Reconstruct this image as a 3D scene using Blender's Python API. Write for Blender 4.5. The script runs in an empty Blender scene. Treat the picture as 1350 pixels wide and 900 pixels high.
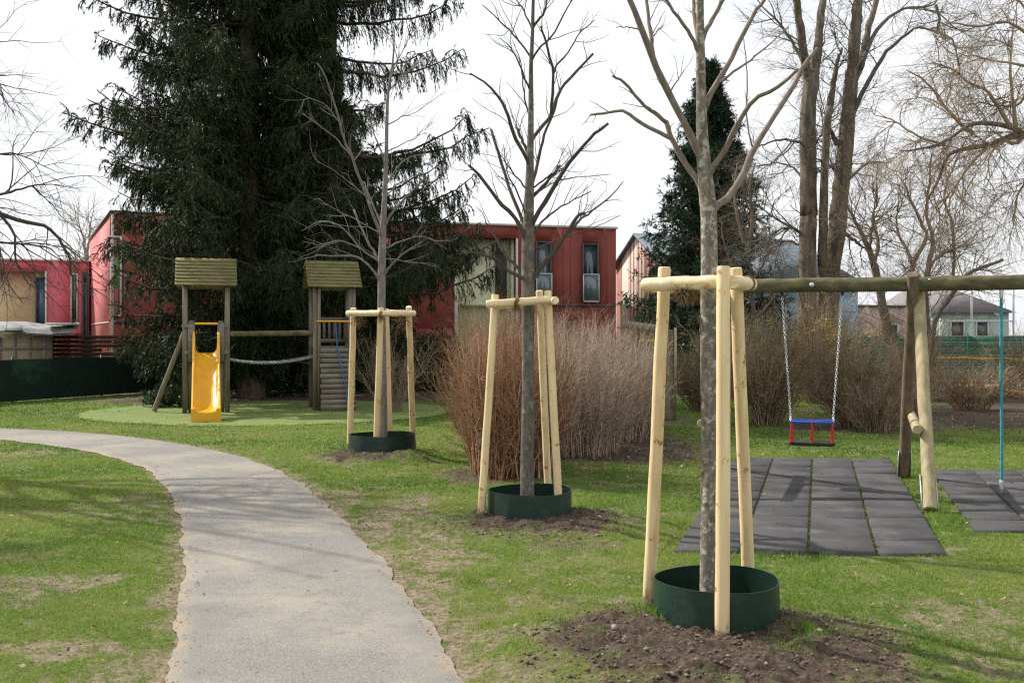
import bpy, math, random
import numpy as np
from mathutils import Vector
random.seed(7)
rng = np.random.default_rng(11)
R = math.radians
sc = bpy.context.scene
COL = sc.collection
F0 = 1310.0      # focal length in photo pixels (35 mm lens, 1350 px wide)
CH = 1.7         # camera height
def P(px, py, D): return np.array([(px-675)/F0*D, D, CH+(440-py)/F0*D])
def G(px, py, z=0.0):
    D = (CH-z)*F0/(py-440); return np.array([(px-675)/F0*D, D, z])

# ------------------------------------------------------------------ objects
BASE = {}
def tag(o, label=None, cat=None, group=None, kind=None):
    if label: o['label'] = label
    if cat: o['category'] = cat
    if group: o['group'] = group
    if kind: o['kind'] = kind
    return o
def thing(name, label, cat, loc=(0, 0, 0), group=None):
    o = bpy.data.objects.new(name, None); COL.objects.link(o)
    o.location = tuple(float(v) for v in loc); o.empty_display_size = .2
    BASE[o] = np.array(o.location)
    return tag(o, label, cat, group)
def root_base(o):
    while o is not None:
        if o in BASE: return BASE[o]
        o = o.parent
    return np.zeros(3)
class MB:
    def __init__(s): s.v = []; s.f3 = []; s.f4 = []; s.n = 0; s.ng = []; s.tint = []
    def add(s, v, f, tint=None):
        v = np.asarray(v, float).reshape(-1, 3); f = np.asarray(f, int)
        s.v.append(v)
        if f.shape[1] == 3: s.f3.append(f+s.n)
        else: s.f4.append(f+s.n)
        if tint is not None: s.tint.append(np.asarray(tint, float))
        s.n += len(v)
    def poly(s, v, faces):
        v = np.asarray(v, float); s.v.append(v)
        for f in faces: s.ng.append([i+s.n for i in f])
        s.n += len(v)
    def box(s, a, b):
        x0, y0, z0 = a; x1, y1, z1 = b
        v = [(x0,y0,z0),(x1,y0,z0),(x1,y1,z0),(x0,y1,z0),(x0,y0,z1),(x1,y0,z1),(x1,y1,z1),(x0,y1,z1)]
        s.add(v, [(0,3,2,1),(4,5,6,7),(0,1,5,4),(1,2,6,5),(2,3,7,6),(3,0,4,7)])
    def obox(s, fr, u0, u1, v0, v1, z0, z1):
        v = [fr(u, w, z) for z in (z0, z1) for (u, w) in ((u0,v0),(u1,v0),(u1,v1),(u0,v1))]
        s.add(v, [(0,3,2,1),(4,5,6,7),(0,1,5,4),(1,2,6,5),(2,3,7,6),(3,0,4,7)])
    def beam(s, p, q, w, h, up=(0,0,1)):
        p = np.array(p, float); q = np.array(q, float); d = q-p; d /= np.linalg.norm(d)
        u = np.cross(d, up)
        if np.linalg.norm(u) < .1: u = np.cross(d, (0,1,0))
        u /= np.linalg.norm(u); n = np.cross(u, d)
        v = [c+u*a*w/2+n*b*h/2 for c in (p, q) for (a, b) in ((-1,-1),(1,-1),(1,1),(-1,1))]
        s.add(v, [(0,1,2,3),(7,6,5,4),(0,4,5,1),(1,5,6,2),(2,6,7,3),(3,7,4,0)])
    def build(s, name, mat, parent=None, smooth=False):
        me = bpy.data.meshes.new(name)
        base = root_base(parent) if parent is not None else np.zeros(3)
        V = np.concatenate(s.v)-base
        fs = []; tot = []
        for arrs, k in ((s.f3, 3), (s.f4, 4)):
            if arrs:
                A = np.concatenate(arrs); fs.append(A.ravel()); tot.append(np.full(len(A), k))
        for g in s.ng: fs.append(np.array(g)); tot.append(np.array([len(g)]))
        fs = np.concatenate(fs).astype(np.int32); tot = np.concatenate(tot).astype(np.int32)
        me.vertices.add(len(V)); me.vertices.foreach_set('co', V.astype(np.float32).ravel())
        me.loops.add(len(fs)); me.loops.foreach_set('vertex_index', fs)
        me.polygons.add(len(tot))
        st = np.concatenate([[0], np.cumsum(tot)[:-1]]).astype(np.int32)
        me.polygons.foreach_set('loop_start', st)
        try: me.polygons.foreach_set('loop_total', tot)
        except Exception: pass
        if smooth: me.polygons.foreach_set('use_smooth', np.ones(len(tot), bool))
        if s.tint:
            T = np.concatenate(s.tint)
            if len(T) == len(V):
                a = me.attributes.new('tint', 'FLOAT', 'POINT'); a.data.foreach_set('value', T.astype(np.float32))
        me.materials.append(mat); me.update(); me.validate()
        o = bpy.data.objects.new(name, me); COL.objects.link(o)
        if parent is not None: o.parent = parent
        return o

def tubes(mb, pts, rad, sides=5, cap=False, tint=None):
    """pts (N,K,3), rad (N,K): batch of tubes in one go"""
    pts = np.asarray(pts, float); rad = np.asarray(rad, float)
    if pts.ndim == 2: pts = pts[None]; rad = rad[None]
    N, K, _ = pts.shape
    T = np.gradient(pts, axis=1); T /= np.linalg.norm(T, axis=2, keepdims=True)+1e-9
    m = T.mean(axis=1, keepdims=True)
    ref = np.where(np.abs(m[..., 2:3]) > .8*np.linalg.norm(m, axis=2, keepdims=True), np.array([1., 0, 0]), np.array([0, 0, 1.]))
    U = np.cross(T, np.broadcast_to(ref, T.shape)); U /= np.linalg.norm(U, axis=2, keepdims=True)+1e-9
    W = np.cross(T, U)
    a = np.arange(sides)/sides*2*math.pi
    V = pts[:, :, None]+rad[:, :, None, None]*(U[:, :, None]*np.cos(a)[None, None, :, None]+W[:, :, None]*np.sin(a)[None, None, :, None])
    base = (np.arange(N)[:, None, None]*K+np.arange(K-1)[None, :, None])*sides
    j = np.arange(sides)[None, None]; j2 = (j+1) % sides
    f = np.stack([base+j, base+j2, base+sides+j2, base+sides+j], axis=-1).reshape(-1, 4)
    tt = None
    if tint is not None: tt = np.repeat(np.broadcast_to(tint, (N,)), K*sides)
    n0 = mb.n
    mb.add(V.reshape(-1, 3), f[:, ::-1], tt)
    if cap:
        for i in range(N):
            b = n0+i*K*sides
            mb.ng.append([b+k for k in range(sides)]); mb.ng.append([b+(K-1)*sides+k for k in range(sides)][::-1])
def spline(ps, K, vals=None):
    ps = np.array(ps, float); n = len(ps)
    E = np.vstack([2*ps[0]-ps[1], ps, 2*ps[-1]-ps[-2]])
    t = np.linspace(0, n-1, K); i = np.clip(t.astype(int), 0, n-2); u = (t-i)[:, None]
    a, b, c, d = E[i], E[i+1], E[i+2], E[i+3]
    return .5*((2*b)+(-a+c)*u+(2*a-5*b+4*c-d)*u*u+(-a+3*b-3*c+d)*u**3)
def unit(v): return v/(np.linalg.norm(v, axis=-1, keepdims=True)+1e-9)
def grow(pts, rad, nch, t0, t1, lmin, lmax, ang, up, K2=5, wig=.15, rmax=.01, taper=.3, tipshort=.5, rk=.6):
    N, K, _ = pts.shape
    idx = np.repeat(np.arange(N), nch); M = len(idx)
    t = rng.uniform(t0, t1, M); s = t*(K-1); i = np.clip(s.astype(int), 0, K-2); u = (s-i)[:, None]
    p = pts[idx, i]*(1-u)+pts[idx, i+1]*u
    T = unit(pts[idx, i+1]-pts[idx, i]); r0 = rad[idx, i]*(1-u[:, 0])+rad[idx, i+1]*u[:, 0]
    rnd = rng.normal(size=(M, 3)); perp = unit(rnd-(rnd*T).sum(1, keepdims=True)*T)
    a = np.radians(rng.uniform(ang[0], ang[1], M))[:, None]
    d = unit(np.cos(a)*T+np.sin(a)*perp)
    L = rng.uniform(lmin, lmax, M)*(1-tipshort*t)
    out = np.empty((M, K2, 3)); out[:, 0] = p; d = d.copy()
    for k in range(1, K2):
        d = unit(d+rng.normal(size=(M, 3))*wig+np.array([0, 0, up])/K2)
        out[:, k] = out[:, k-1]+d*(L/(K2-1))[:, None]
    rs = np.minimum(r0*rk, rmax)
    ro = rs[:, None]*np.linspace(1, taper, K2)[None]
    return out, ro
def blades(mb, p, d, L, w, tint=None, bend=None):
    """one thin triangle per blade"""
    n = len(p); side = unit(np.cross(d, rng.normal(size=(n, 3))))*w[:, None]/2
    v = np.stack([p-side, p+side, p+d*L[:, None]], axis=1).reshape(-1, 3)
    f = np.arange(n*3).reshape(n, 3)
    mb.add(v, f, None if tint is None else np.repeat(tint, 3))

# ------------------------------------------------------------------ noise
def _h(ix, iy, s):
    n = (ix*374761393+iy*668265263+s*974634777) & 0xffffffff
    n = ((n ^ (n >> 13))*1274126177) & 0xffffffff
    return ((n ^ (n >> 16)) & 0xffff)/65535.
def vn(x, y, s=0):
    x = np.asarray(x, float); y = np.asarray(y, float)
    ix = np.floor(x).astype(np.int64); iy = np.floor(y).astype(np.int64)
    fx = x-ix; fy = y-iy; fx = fx*fx*(3-2*fx); fy = fy*fy*(3-2*fy)
    return (_h(ix, iy, s)*(1-fx)+_h(ix+1, iy, s)*fx)*(1-fy)+(_h(ix, iy+1, s)*(1-fx)+_h(ix+1, iy+1, s)*fx)*fy
def fbm(x, y, s=0, o=4):
    r = 0; a = .5; t = 0
    for k in range(o): r = r+a*vn(x*2**k, y*2**k, s+k*17); t += a; a *= .5
    return r/t

# ------------------------------------------------------------------ materials
def nodes(name):
    m = bpy.data.materials.new(name); m.use_nodes = True
    nt = m.node_tree; b = nt.nodes['Principled BSDF']
    return m, nt, b
def N(nt, t, **kw):
    n = nt.nodes.new(t)
    for k, v in kw.items():
        if k in n.inputs.keys(): n.inputs[k].default_value = v
        else: setattr(n, k, v)
    return n
def ramp(nt, cols, fac):
    r = nt.nodes.new('ShaderNodeValToRGB'); e = r.color_ramp.elements
    while len(e) < len(cols): e.new(.5)
    for k, (p, c) in enumerate(cols): e[k].position = p; e[k].color = (*c, 1)
    nt.links.new(fac, r.inputs[0]); return r
def coords(nt, scale=(1, 1, 1), rot=(0, 0, 0)):
    tc = nt.nodes.new('ShaderNodeTexCoord'); mp = nt.nodes.new('ShaderNodeMapping')
    mp.inputs['Scale'].default_value = scale; mp.inputs['Rotation'].default_value = rot
    nt.links.new(tc.outputs['Object'], mp.inputs[0]); return mp.outputs[0]
def mix(nt, fac, a, b, mode='MIX'):
    n = nt.nodes.new('ShaderNodeMix'); n.data_type = 'RGBA'; n.blend_type = mode
    for i, v in ((0, fac), (6, a), (7, b)):
        if hasattr(v, 'is_linked') or hasattr(v, 'links'): nt.links.new(v, n.inputs[i])
        else: n.inputs[i].default_value = v if i == 0 else (*v, 1)
    return n.outputs[2]
def mat(name, c1, c2=None, scale=(8, 8, 8), rough=.8, bump=.3, bscale=None, detail=6, lo=.35, hi=.65, spec=.3, metal=0, c3=None, s3=3., c3lo=.5, c3hi=.65, dist=.01, noise=1.0, rot=(0,0,0), coat=0, mud=0):
    m, nt, b = nodes(name); L = nt.links.new
    c2 = c2 or tuple(x*.75 for x in c1)
    co = coords(nt, scale, rot)
    nz = N(nt, 'ShaderNodeTexNoise', Scale=noise, Detail=detail, Roughness=.6); L(co, nz.inputs['Vector'])
    r = ramp(nt, [(lo, c1), (hi, c2)], nz.outputs[0]); out = r.outputs[0]
    if c3:
        co3 = coords(nt, (1, 1, 1)); n3 = N(nt, 'ShaderNodeTexNoise', Scale=s3, Detail=5., Roughness=.65); L(co3, n3.inputs['Vector'])
        r3 = ramp(nt, [(c3lo, (0, 0, 0)), (c3hi, (1, 1, 1))], n3.outputs[0])
        out = mix(nt, r3.outputs[0], out, c3)
    if mud:
        cz = coords(nt); sz = nt.nodes.new('ShaderNodeSeparateXYZ'); L(cz, sz.inputs[0])
        nm = N(nt, 'ShaderNodeTexNoise', Scale=22., Detail=6., Roughness=.7); L(cz, nm.inputs['Vector'])
        mm = N(nt, 'ShaderNodeMath', operation='MULTIPLY_ADD'); L(nm.outputs[0], mm.inputs[0]); mm.inputs[1].default_value = mud*1.6
        sb = N(nt, 'ShaderNodeMath', operation='MULTIPLY'); L(sz.outputs['Z'], sb.inputs[0]); sb.inputs[1].default_value = -1.; L(sb.outputs[0], mm.inputs[2])
        rm = ramp(nt, [(0., (0,0,0)), (.06, (.85,.85,.85))], mm.outputs[0]); out = mix(nt, rm.outputs[0], out, (.17,.13,.095))
    L(out, b.inputs['Base Color'])
    b.inputs['Roughness'].default_value = rough; b.inputs['Specular IOR Level'].default_value = spec; b.inputs['Metallic'].default_value = metal
    b.inputs['Coat Weight'].default_value = coat
    if bump:
        bp = N(nt, 'ShaderNodeBump', Strength=bump, Distance=dist)
        if bscale:
            nb = N(nt, 'ShaderNodeTexNoise', Scale=bscale, Detail=6.); L(coords(nt), nb.inputs['Vector']); L(nb.outputs[0], bp.inputs['Height'])
        else: L(nz.outputs[0], bp.inputs['Height'])
        L(bp.outputs[0], b.inputs['Normal'])
    return m
def leafmat(name, cols, transl=.3, rough=.6, spec=.25):
    """colour from the per-blade 'tint' attribute"""
    m, nt, b = nodes(name); L = nt.links.new
    at = N(nt, 'ShaderNodeAttribute', attribute_name='tint')
    r = ramp(nt, cols, at.outputs['Fac'])
    L(r.outputs[0], b.inputs['Base Color']); b.inputs['Roughness'].default_value = rough; b.inputs['Specular IOR Level'].default_value = spec
    if transl:
        tr = nt.nodes.new('ShaderNodeBsdfTranslucent'); L(r.outputs[0], tr.inputs[0])
        mx = nt.nodes.new('ShaderNodeMixShader'); mx.inputs[0].default_value = transl
        out = nt.nodes['Material Output']
        L(b.outputs[0], mx.inputs[1]); L(tr.outputs[0], mx.inputs[2]); L(mx.outputs[0], out.inputs[0])
    return m
M = {}
def make_materials():
    M['stake'] = mat('peeled_wood', (.84,.68,.42), (.62,.45,.24), (22,22,1.3), .65, .4, c3=(.36,.19,.08), s3=11., c3lo=.61, c3hi=.67, lo=.3, hi=.7, dist=.004, mud=.19)
    M['stake_bar'] = mat('peeled_wood_bar', (.86,.74,.50), (.66,.50,.29), (2,22,22), .6, .25, c3=(.45,.25,.11), s3=8., c3lo=.64, c3hi=.74, dist=.004)
    M['twine'] = mat('coir_twine', (.30,.21,.11), (.16,.11,.06), (60,60,60), .95, .6)
    M['ring'] = mat('green_plastic', (.007,.026,.018), (.010,.036,.025), (3,3,5), .42, .15, bscale=30., spec=.45, dist=.004, c3=(.045,.06,.045), s3=6., c3lo=.55, c3hi=.8, mud=.125)
    def bark(name, a, b, patch, s=(30,30,9), plo=.52, phi=.6, ps=14., bump=.5):
        return mat(name, a, b, s, .9, bump, c3=patch, s3=ps, c3lo=plo, c3hi=phi, dist=.006)
    M['bark_near'] = bark('bark_lime', (.24,.21,.17), (.10,.085,.068), (.40,.38,.33), (34,34,16), .52, .62, 26., .8)
    M['bark_limb'] = bark('bark_limb', (.25,.205,.175), (.15,.12,.10), (.27,.25,.22), (30,30,12), .6, .75, 12., .3)
    M['bark_mid'] = bark('bark_mid', (.17,.15,.13), (.085,.075,.065), (.25,.25,.22), (30,30,10), .55, .68, 16.)
    M['bark_pale'] = bark('bark_pale', (.24,.22,.20), (.14,.125,.115), (.38,.35,.31), (30,30,8), .6, .7, 10.)
    M['bark_big'] = bark('bark_big', (.235,.185,.145), (.075,.060,.048), (.085,.095,.045), (10,10,2), .56, .7, 1.5, .9)
    M['bark_spruce'] = bark('bark_spruce', (.13,.095,.07), (.06,.045,.035), (.09,.1,.06), (12,12,3), .55, .7, 3.)
    M['twig_dark'] = mat('twig_dark', (.10,.08,.068), (.06,.05,.045), (5,5,5), .9, 0)
    M['twig_gold'] = mat('twig_gold', (.40,.29,.19), (.22,.155,.105), (1.2,1.2,1.2), .8, 0)
    M['twig_brown'] = mat('twig_brown', (.28,.215,.155), (.17,.125,.09), (1,1,1), .85, 0)
    M['twig_red'] = leafmat('stems_twig_red', [(0,(.14,.055,.035)),(.5,(.34,.175,.095)),(.8,(.46,.34,.22)),(1,(.55,.46,.34))], 0, .8)
    M['twig_pink'] = leafmat('stems_twig_pink', [(0,(.20,.125,.09)),(.5,(.43,.33,.255)),(1,(.62,.54,.44))], 0, .8)
    M['stem_brown'] = leafmat('stems_brown', [(0,(.13,.09,.06)),(.5,(.30,.215,.14)),(1,(.50,.40,.27))], 0, .8)
    M['twig_far'] = mat('twig_far', (.34,.29,.25), (.26,.22,.2), (1,1,1), .9, 0)
    M['needle'] = leafmat('spruce_needles', [(0, (.014,.026,.012)), (.6, (.032,.055,.020)), (1, (.075,.105,.034))], .12)  # lightest stop is the green of sunlit tips
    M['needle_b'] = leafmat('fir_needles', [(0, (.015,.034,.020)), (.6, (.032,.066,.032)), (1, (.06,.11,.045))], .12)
    M['leafy'] = leafmat('shrub_leaves', [(0, (.06,.07,.02)), (.5, (.12,.12,.04)), (1, (.2,.19,.07))], .3)
    M['ivy'] = leafmat('dark_leaves', [(0, (.015,.035,.012)), (1, (.06,.10,.03))], .15, .4)
    M['yellow_flower'] = mat('forsythia', (.75,.52,.03), (.6,.42,.03), rough=.7, bump=0)
    M['grass'] = leafmat('grass_blades', [(0, (.048,.125,.018)), (.45, (.128,.245,.030)), (.8, (.25,.35,.052)), (.9, (.32,.34,.10)), (1, (.50,.41,.24))], .42)
    M['litter'] = leafmat('dead_leaves', [(0, (.10,.055,.03)), (.5, (.22,.13,.07)), (1, (.42,.32,.22))], .1, .8)
    M['stone'] = mat('pebble', (.34,.30,.26), (.22,.19,.17), (30,30,30), .85, .3)
    M['clod'] = mat('soil_clod', (.17,.13,.10), (.10,.075,.055), (30,30,30), .95, .5)
    M['rubber'] = mat('rubber_tile', (.085,.083,.086), (.048,.047,.050), (1.6,1.6,1.6), .92, .35, bscale=90., c3=(.13,.12,.115), s3=1.8, c3lo=.5, c3hi=.75, spec=.2, dist=.005)
    M['oldlog'] = mat('weathered_log', (.17,.15,.075), (.06,.055,.035), (3.5,14,14), .9, .5, c3=(.30,.27,.2), s3=5., c3lo=.6, c3hi=.8)
    M['leg_pale'] = mat('pale_log', (.42,.36,.22), (.27,.23,.13), (16,16,1.5), .85, .4, c3=(.2,.2,.1), s3=3., c3lo=.55, c3hi=.75)
    M['leg_brown'] = mat('brown_log', (.22,.165,.11), (.12,.09,.06), (16,16,1.5), .85, .4)
    M['greywood'] = mat('grey_board', (.24,.215,.18), (.15,.13,.11), (3,3,14), .85, .4)
    M['greypost'] = mat('grey_post', (.26,.22,.165), (.14,.115,.085), (14,14,1.5), .85, .4)
    M['roofwood'] = mat('mossy_roof_slats', (.22,.20,.075), (.12,.11,.045), (2.5,12,12), .9, .5, c3=(.20,.16,.09), s3=3.)
    M['galv'] = mat('galvanised_steel', (.62,.64,.66), (.45,.47,.5), (20,20,20), .4, .1, metal=.7)
    M['chain'] = mat('chain_steel', (.75,.76,.78), (.55,.56,.58), (40,40,40), .35, 0, metal=.6)
    M['yellow'] = mat('yellow_plastic', (.80,.42,.02), (.72,.36,.015), (2,2,2), .32, .05, spec=.5, coat=.3, c3=(.62,.33,.04), s3=4., c3lo=.55, c3hi=.8)
    M['yellow_bar'] = mat('yellow_paint', (.85,.50,.02), (.75,.42,.02), (5,5,5), .4, .05)
    M['blue'] = mat('blue_plastic', (.02,.10,.50), (.015,.08,.4), (8,8,8), .35, .05, spec=.5)
    M['red'] = mat('red_plastic', (.55,.02,.03), (.42,.015,.02), (8,8,8), .35, .05, spec=.5)
    M['black'] = mat('black_rubber', (.02,.02,.022), (.03,.03,.03), (20,20,20), .7, .2)
    M['rope'] = mat('teal_rope', (.03,.22,.30), (.06,.32,.38), (60,60,140), .8, .6)
    M['rope_blue'] = mat('blue_rope', (.05,.18,.38), (.04,.13,.3), (60,60,60), .8, .3)
    def panel(name, c, c2, s=.35): return mat(name, c, c2, (s, s, s*3), .75, .05, c3=tuple(x*.85 for x in c), s3=.8, c3lo=.45, c3hi=.7)
    M['wall_red'] = panel('red_panels', (.26,.058,.044), (.215,.045,.036))
    M['wall_red_lit'] = panel('red_panels_lit', (.56,.16,.16), (.50,.13,.14))  # sunlit version of the red panels, sunlight put into the colour
    M['wall_rose'] = panel('rose_panels', (.62,.15,.19), (.56,.12,.16))
    M['wall_cream'] = panel('cream_panels', (.66,.54,.33), (.60,.48,.28))
    M['wall_olive'] = panel('pale_green_wall', (.70,.70,.50), (.64,.64,.45))
    M['wall_blue'] = panel('blue_wall', (.30,.43,.57), (.27,.39,.53))
    M['wall_brick'] = panel('pinkish_wall', (.58,.42,.37), (.53,.38,.34))
    M['wall_teal_hazed'] = panel('teal_wall_hazed', (.42,.50,.49), (.38,.46,.45))  # teal washed out to grey, distance haze painted into the wall
    M['wall_white'] = panel('white_panel', (.7,.7,.68), (.62,.62,.6))
    M['trim'] = mat('pale_trim', (.62,.60,.56), (.55,.53,.5), (3,3,3), .5, 0)
    M['trim_dark'] = mat('dark_trim', (.06,.055,.055), (.09,.085,.08), (3,3,3), .6, 0)
    M['slate'] = mat('slate_roof', (.15,.19,.22), (.10,.13,.155), (1,1,9), .6, .3)
    M['tile_dark_hazed'] = mat('dark_roof_hazed', (.22,.20,.20), (.17,.15,.15), (1,1,8), .7, .3)  # roof brown greyed and lightened, haze painted in for the far houses
    m, nt, b = nodes('window_glass'); b.inputs['Base Color'].default_value = (.025,.035,.045,1); b.inputs['Roughness'].default_value = .06; b.inputs['Specular IOR Level'].default_value = .8
    nz = N(nt, 'ShaderNodeTexNoise', Scale=1.3); r = ramp(nt, [(.35, (.015,.02,.025)), (.7, (.09,.12,.14))], nz.outputs[0]); nt.links.new(coords(nt), nz.inputs['Vector']); nt.links.new(r.outputs[0], b.inputs['Base Color']); M['glass'] = m
    m = mat('blue_glass', (.10,.19,.33), (.05,.10,.19), (1,1,1), .15, 0, spec=.8); M['glass_blue'] = m
    M['glass_rail'] = mat('frosted_rail_glass', (.14,.17,.20), (.10,.13,.15), (1,1,1), .15, 0, spec=.8)
    M['blind'] = mat('green_blind', (.25,.36,.10), (.2,.3,.08), (1,1,12), .6, 0)
    M['screen'] = mat('dark_green_mesh', (.010,.026,.020), (.016,.036,.028), (2,2,2), .85, .3, bscale=40., c3=(.028,.075,.055), s3=.6, c3lo=.58, c3hi=.66)
    M['green_slats'] = mat('green_privacy_strips', (.020,.15,.105), (.03,.19,.14), (1.2,1.2,1.2), .7, .1, c3=(.016,.10,.075), s3=.9)
    M['wire'] = mat('pale_wire', (.42,.5,.46), (.35,.42,.4), (3,3,3), .5, 0)
    M['brown_slats'] = mat('brown_slats', (.075,.04,.03), (.045,.025,.02), (1,1,12), .8, .2)
    M['shedwood'] = mat('shed_panels', (.34,.27,.19), (.26,.20,.14), (1,1,1), .85, .2)
    M['tarp'] = mat('grey_tarp', (.32,.31,.30), (.13,.13,.13), (2.5,2.5,2.5), .6, .5)
    M['white_sheet'] = mat('white_sheet', (.75,.76,.78), (.65,.66,.68), (3,3,3), .5, 0)
    M['pylon'] = mat('pylon_steel_hazed', (.62,.64,.68), (.58,.6,.64), (1,1,1), .7, 0)  # steel paled towards the sky, distance haze put into the colour
    M['turf'] = mat('safety_turf', (.175,.225,.062), (.125,.175,.045), (3,3,3), .95, .5, bscale=120., c3=(.16,.2,.07), s3=.5, c3lo=.5, c3hi=.8)
    M['gravel'] = mat('pale_gravel', (.42,.39,.34), (.34,.31,.27), (4,4,4), .9, .4)
    # striped barn boards
    m, nt, b = nodes('striped_boards'); L = nt.links.new
    co = coords(nt, (1,1,1), (0,0,-.30)); sx = nt.nodes.new('ShaderNodeSeparateXYZ'); L(coords(nt), sx.inputs[0])
    cmb = nt.nodes.new('ShaderNodeCombineXYZ')
    md = N(nt, 'ShaderNodeMath', operation='MULTIPLY'); md.inputs[1].default_value = 2.6; L(sx.outputs['Y'], md.inputs[0]); L(md.outputs[0], cmb.inputs[0])
    wn = N(nt, 'ShaderNodeTexWhiteNoise', noise_dimensions='1D')
    fl = N(nt, 'ShaderNodeMath', operation='FLOOR'); m5 = N(nt, 'ShaderNodeMath', operation='MULTIPLY'); m5.inputs[1].default_value = 7.; L(sx.outputs['Y'], m5.inputs[0]); L(m5.outputs[0], fl.inputs[0]); L(fl.outputs[0], wn.inputs['W'])
    r = ramp(nt, [(0, (.42,.20,.16)), (.3, (.62,.50,.43)), (.5, (.74,.68,.62)), (.8, (.80,.77,.72))], wn.outputs[0]); r.color_ramp.interpolation = 'CONSTANT'
    L(r.outputs[0], b.inputs['Base Color']); b.inputs['Roughness'].default_value = .85; M['stripes'] = m
    # asphalt path
    m, nt, b = nodes('asphalt_path'); L = nt.links.new; co = coords(nt)
    n1 = N(nt, 'ShaderNodeTexNoise', Scale=170., Detail=4., Roughness=.8); L(co, n1.inputs['Vector'])
    n2 = N(nt, 'ShaderNodeTexNoise', Scale=.9, Detail=6., Roughness=.6); L(co, n2.inputs['Vector'])
    n3 = N(nt, 'ShaderNodeTexNoise', Scale=6., Detail=6., Roughness=.7); L(co, n3.inputs['Vector'])
    r1 = ramp(nt, [(.34, (.075,.072,.068)), (.5, (.205,.198,.185)), (.66, (.42,.40,.365))], n1.outputs[0])
    r2 = ramp(nt, [(.44, (0,0,0)), (.62, (.62,.62,.62))], n2.outputs[0])
    c = mix(nt, r2.outputs[0], r1.outputs[0], mix(nt, .55, r1.outputs[0], (.46,.40,.31)))
    r3 = ramp(nt, [(.52, (0,0,0)), (.7, (.5,.5,.5))], n3.outputs[0])
    c = mix(nt, r3.outputs[0], c, (.15,.135,.12))
    at = N(nt, 'ShaderNodeAttribute', attribute_name='edge')
    ad = N(nt, 'ShaderNodeMath', operation='MULTIPLY'); L(at.outputs['Fac'], ad.inputs[0]); L(n3.outputs[0], ad.inputs[1])
    r4 = ramp(nt, [(.3, (0,0,0)), (.52, (.8,.8,.8))], ad.outputs[0])
    c = mix(nt, r4.outputs[0], c, (.33,.27,.195))
    L(c, b.inputs['Base Color']); b.inputs['Roughness'].default_value = .92; b.inputs['Specular IOR Level'].default_value = .25
    bp = N(nt, 'ShaderNodeBump', Strength=.5, Distance=.006); L(n1.outputs[0], bp.inputs['Height']); L(bp.outputs[0], b.inputs['Normal']); M['asphalt'] = m
    # ground
    m, nt, b = nodes('lawn_ground'); L = nt.links.new; co = coords(nt)
    n1 = N(nt, 'ShaderNodeTexNoise', Scale=26., Detail=8., Roughness=.75); L(co, n1.inputs['Vector'])
    n2 = N(nt, 'ShaderNodeTexNoise', Scale=1.3, Detail=6., Roughness=.65); L(co, n2.inputs['Vector'])
    n3 = N(nt, 'ShaderNodeTexNoise', Scale=150., Detail=4., Roughness=.8); L(co, n3.inputs['Vector'])
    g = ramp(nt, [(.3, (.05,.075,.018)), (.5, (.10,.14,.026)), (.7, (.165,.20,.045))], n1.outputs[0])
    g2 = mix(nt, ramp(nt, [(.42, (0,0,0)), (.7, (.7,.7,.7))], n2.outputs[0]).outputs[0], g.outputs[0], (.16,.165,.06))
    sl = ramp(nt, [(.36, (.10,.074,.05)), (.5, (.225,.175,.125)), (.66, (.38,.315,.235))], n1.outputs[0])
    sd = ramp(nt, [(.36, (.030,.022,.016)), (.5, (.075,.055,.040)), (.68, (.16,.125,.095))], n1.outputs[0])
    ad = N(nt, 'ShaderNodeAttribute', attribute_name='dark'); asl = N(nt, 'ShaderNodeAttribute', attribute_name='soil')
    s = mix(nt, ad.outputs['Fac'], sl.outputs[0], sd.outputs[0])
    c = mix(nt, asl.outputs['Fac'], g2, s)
    sp = ramp(nt, [(.35, (.55,.55,.55)), (.65, (1.35,1.35,1.35))], n3.outputs[0])
    c = mix(nt, .6, c, sp.outputs[0], 'MULTIPLY')
    L(c, b.inputs['Base Color']); b.inputs['Roughness'].default_value = .95; b.inputs['Specular IOR Level'].default_value = .15
    bp = N(nt, 'ShaderNodeBump', Strength=.8, Distance=.02); L(n1.outputs[0], bp.inputs['Height']); L(bp.outputs[0], b.inputs['Normal']); M['ground'] = m
make_materials()

# ------------------------------------------------------------------ ground
CL = spline([(-.6,-8),(-.45,-2),(-.5,1),(-.7,3.2),(-.97,4.84),(-1.35,6.3),(-2.1,8.57),(-3.0,10.9),(-4.15,13.1),(-5.6,14.85),(-7.1,16.1),(-8.75,16.95),(-14,18.6),(-24,20.5)], 160)
PW = .71
def path_dist(x, y):
    x = np.asarray(x, float).ravel(); y = np.asarray(y, float).ravel()
    best = np.full(len(x), 1e9); sgn = np.zeros(len(x))
    for a, b in zip(CL[:-1], CL[1:]):
        d = b-a; l = d@d; t = np.clip(((x-a[0])*d[0]+(y-a[1])*d[1])/l, 0, 1)
        dx = x-a[0]-t*d[0]; dy = y-a[1]-t*d[1]; q = dx*dx+dy*dy
        m = q < best; best[m] = q[m]; sgn[m] = np.sign(d[0]*dy[m]-d[1]*dx[m])
    return np.sqrt(best), sgn   # sgn>0: left of the walking direction
MOUNDS = [(1.10,5.30,1.10,.90,.10),(.27,8.80,.95,.72,.085),(-1.83,13.62,.85,.72,.09)]
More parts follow.
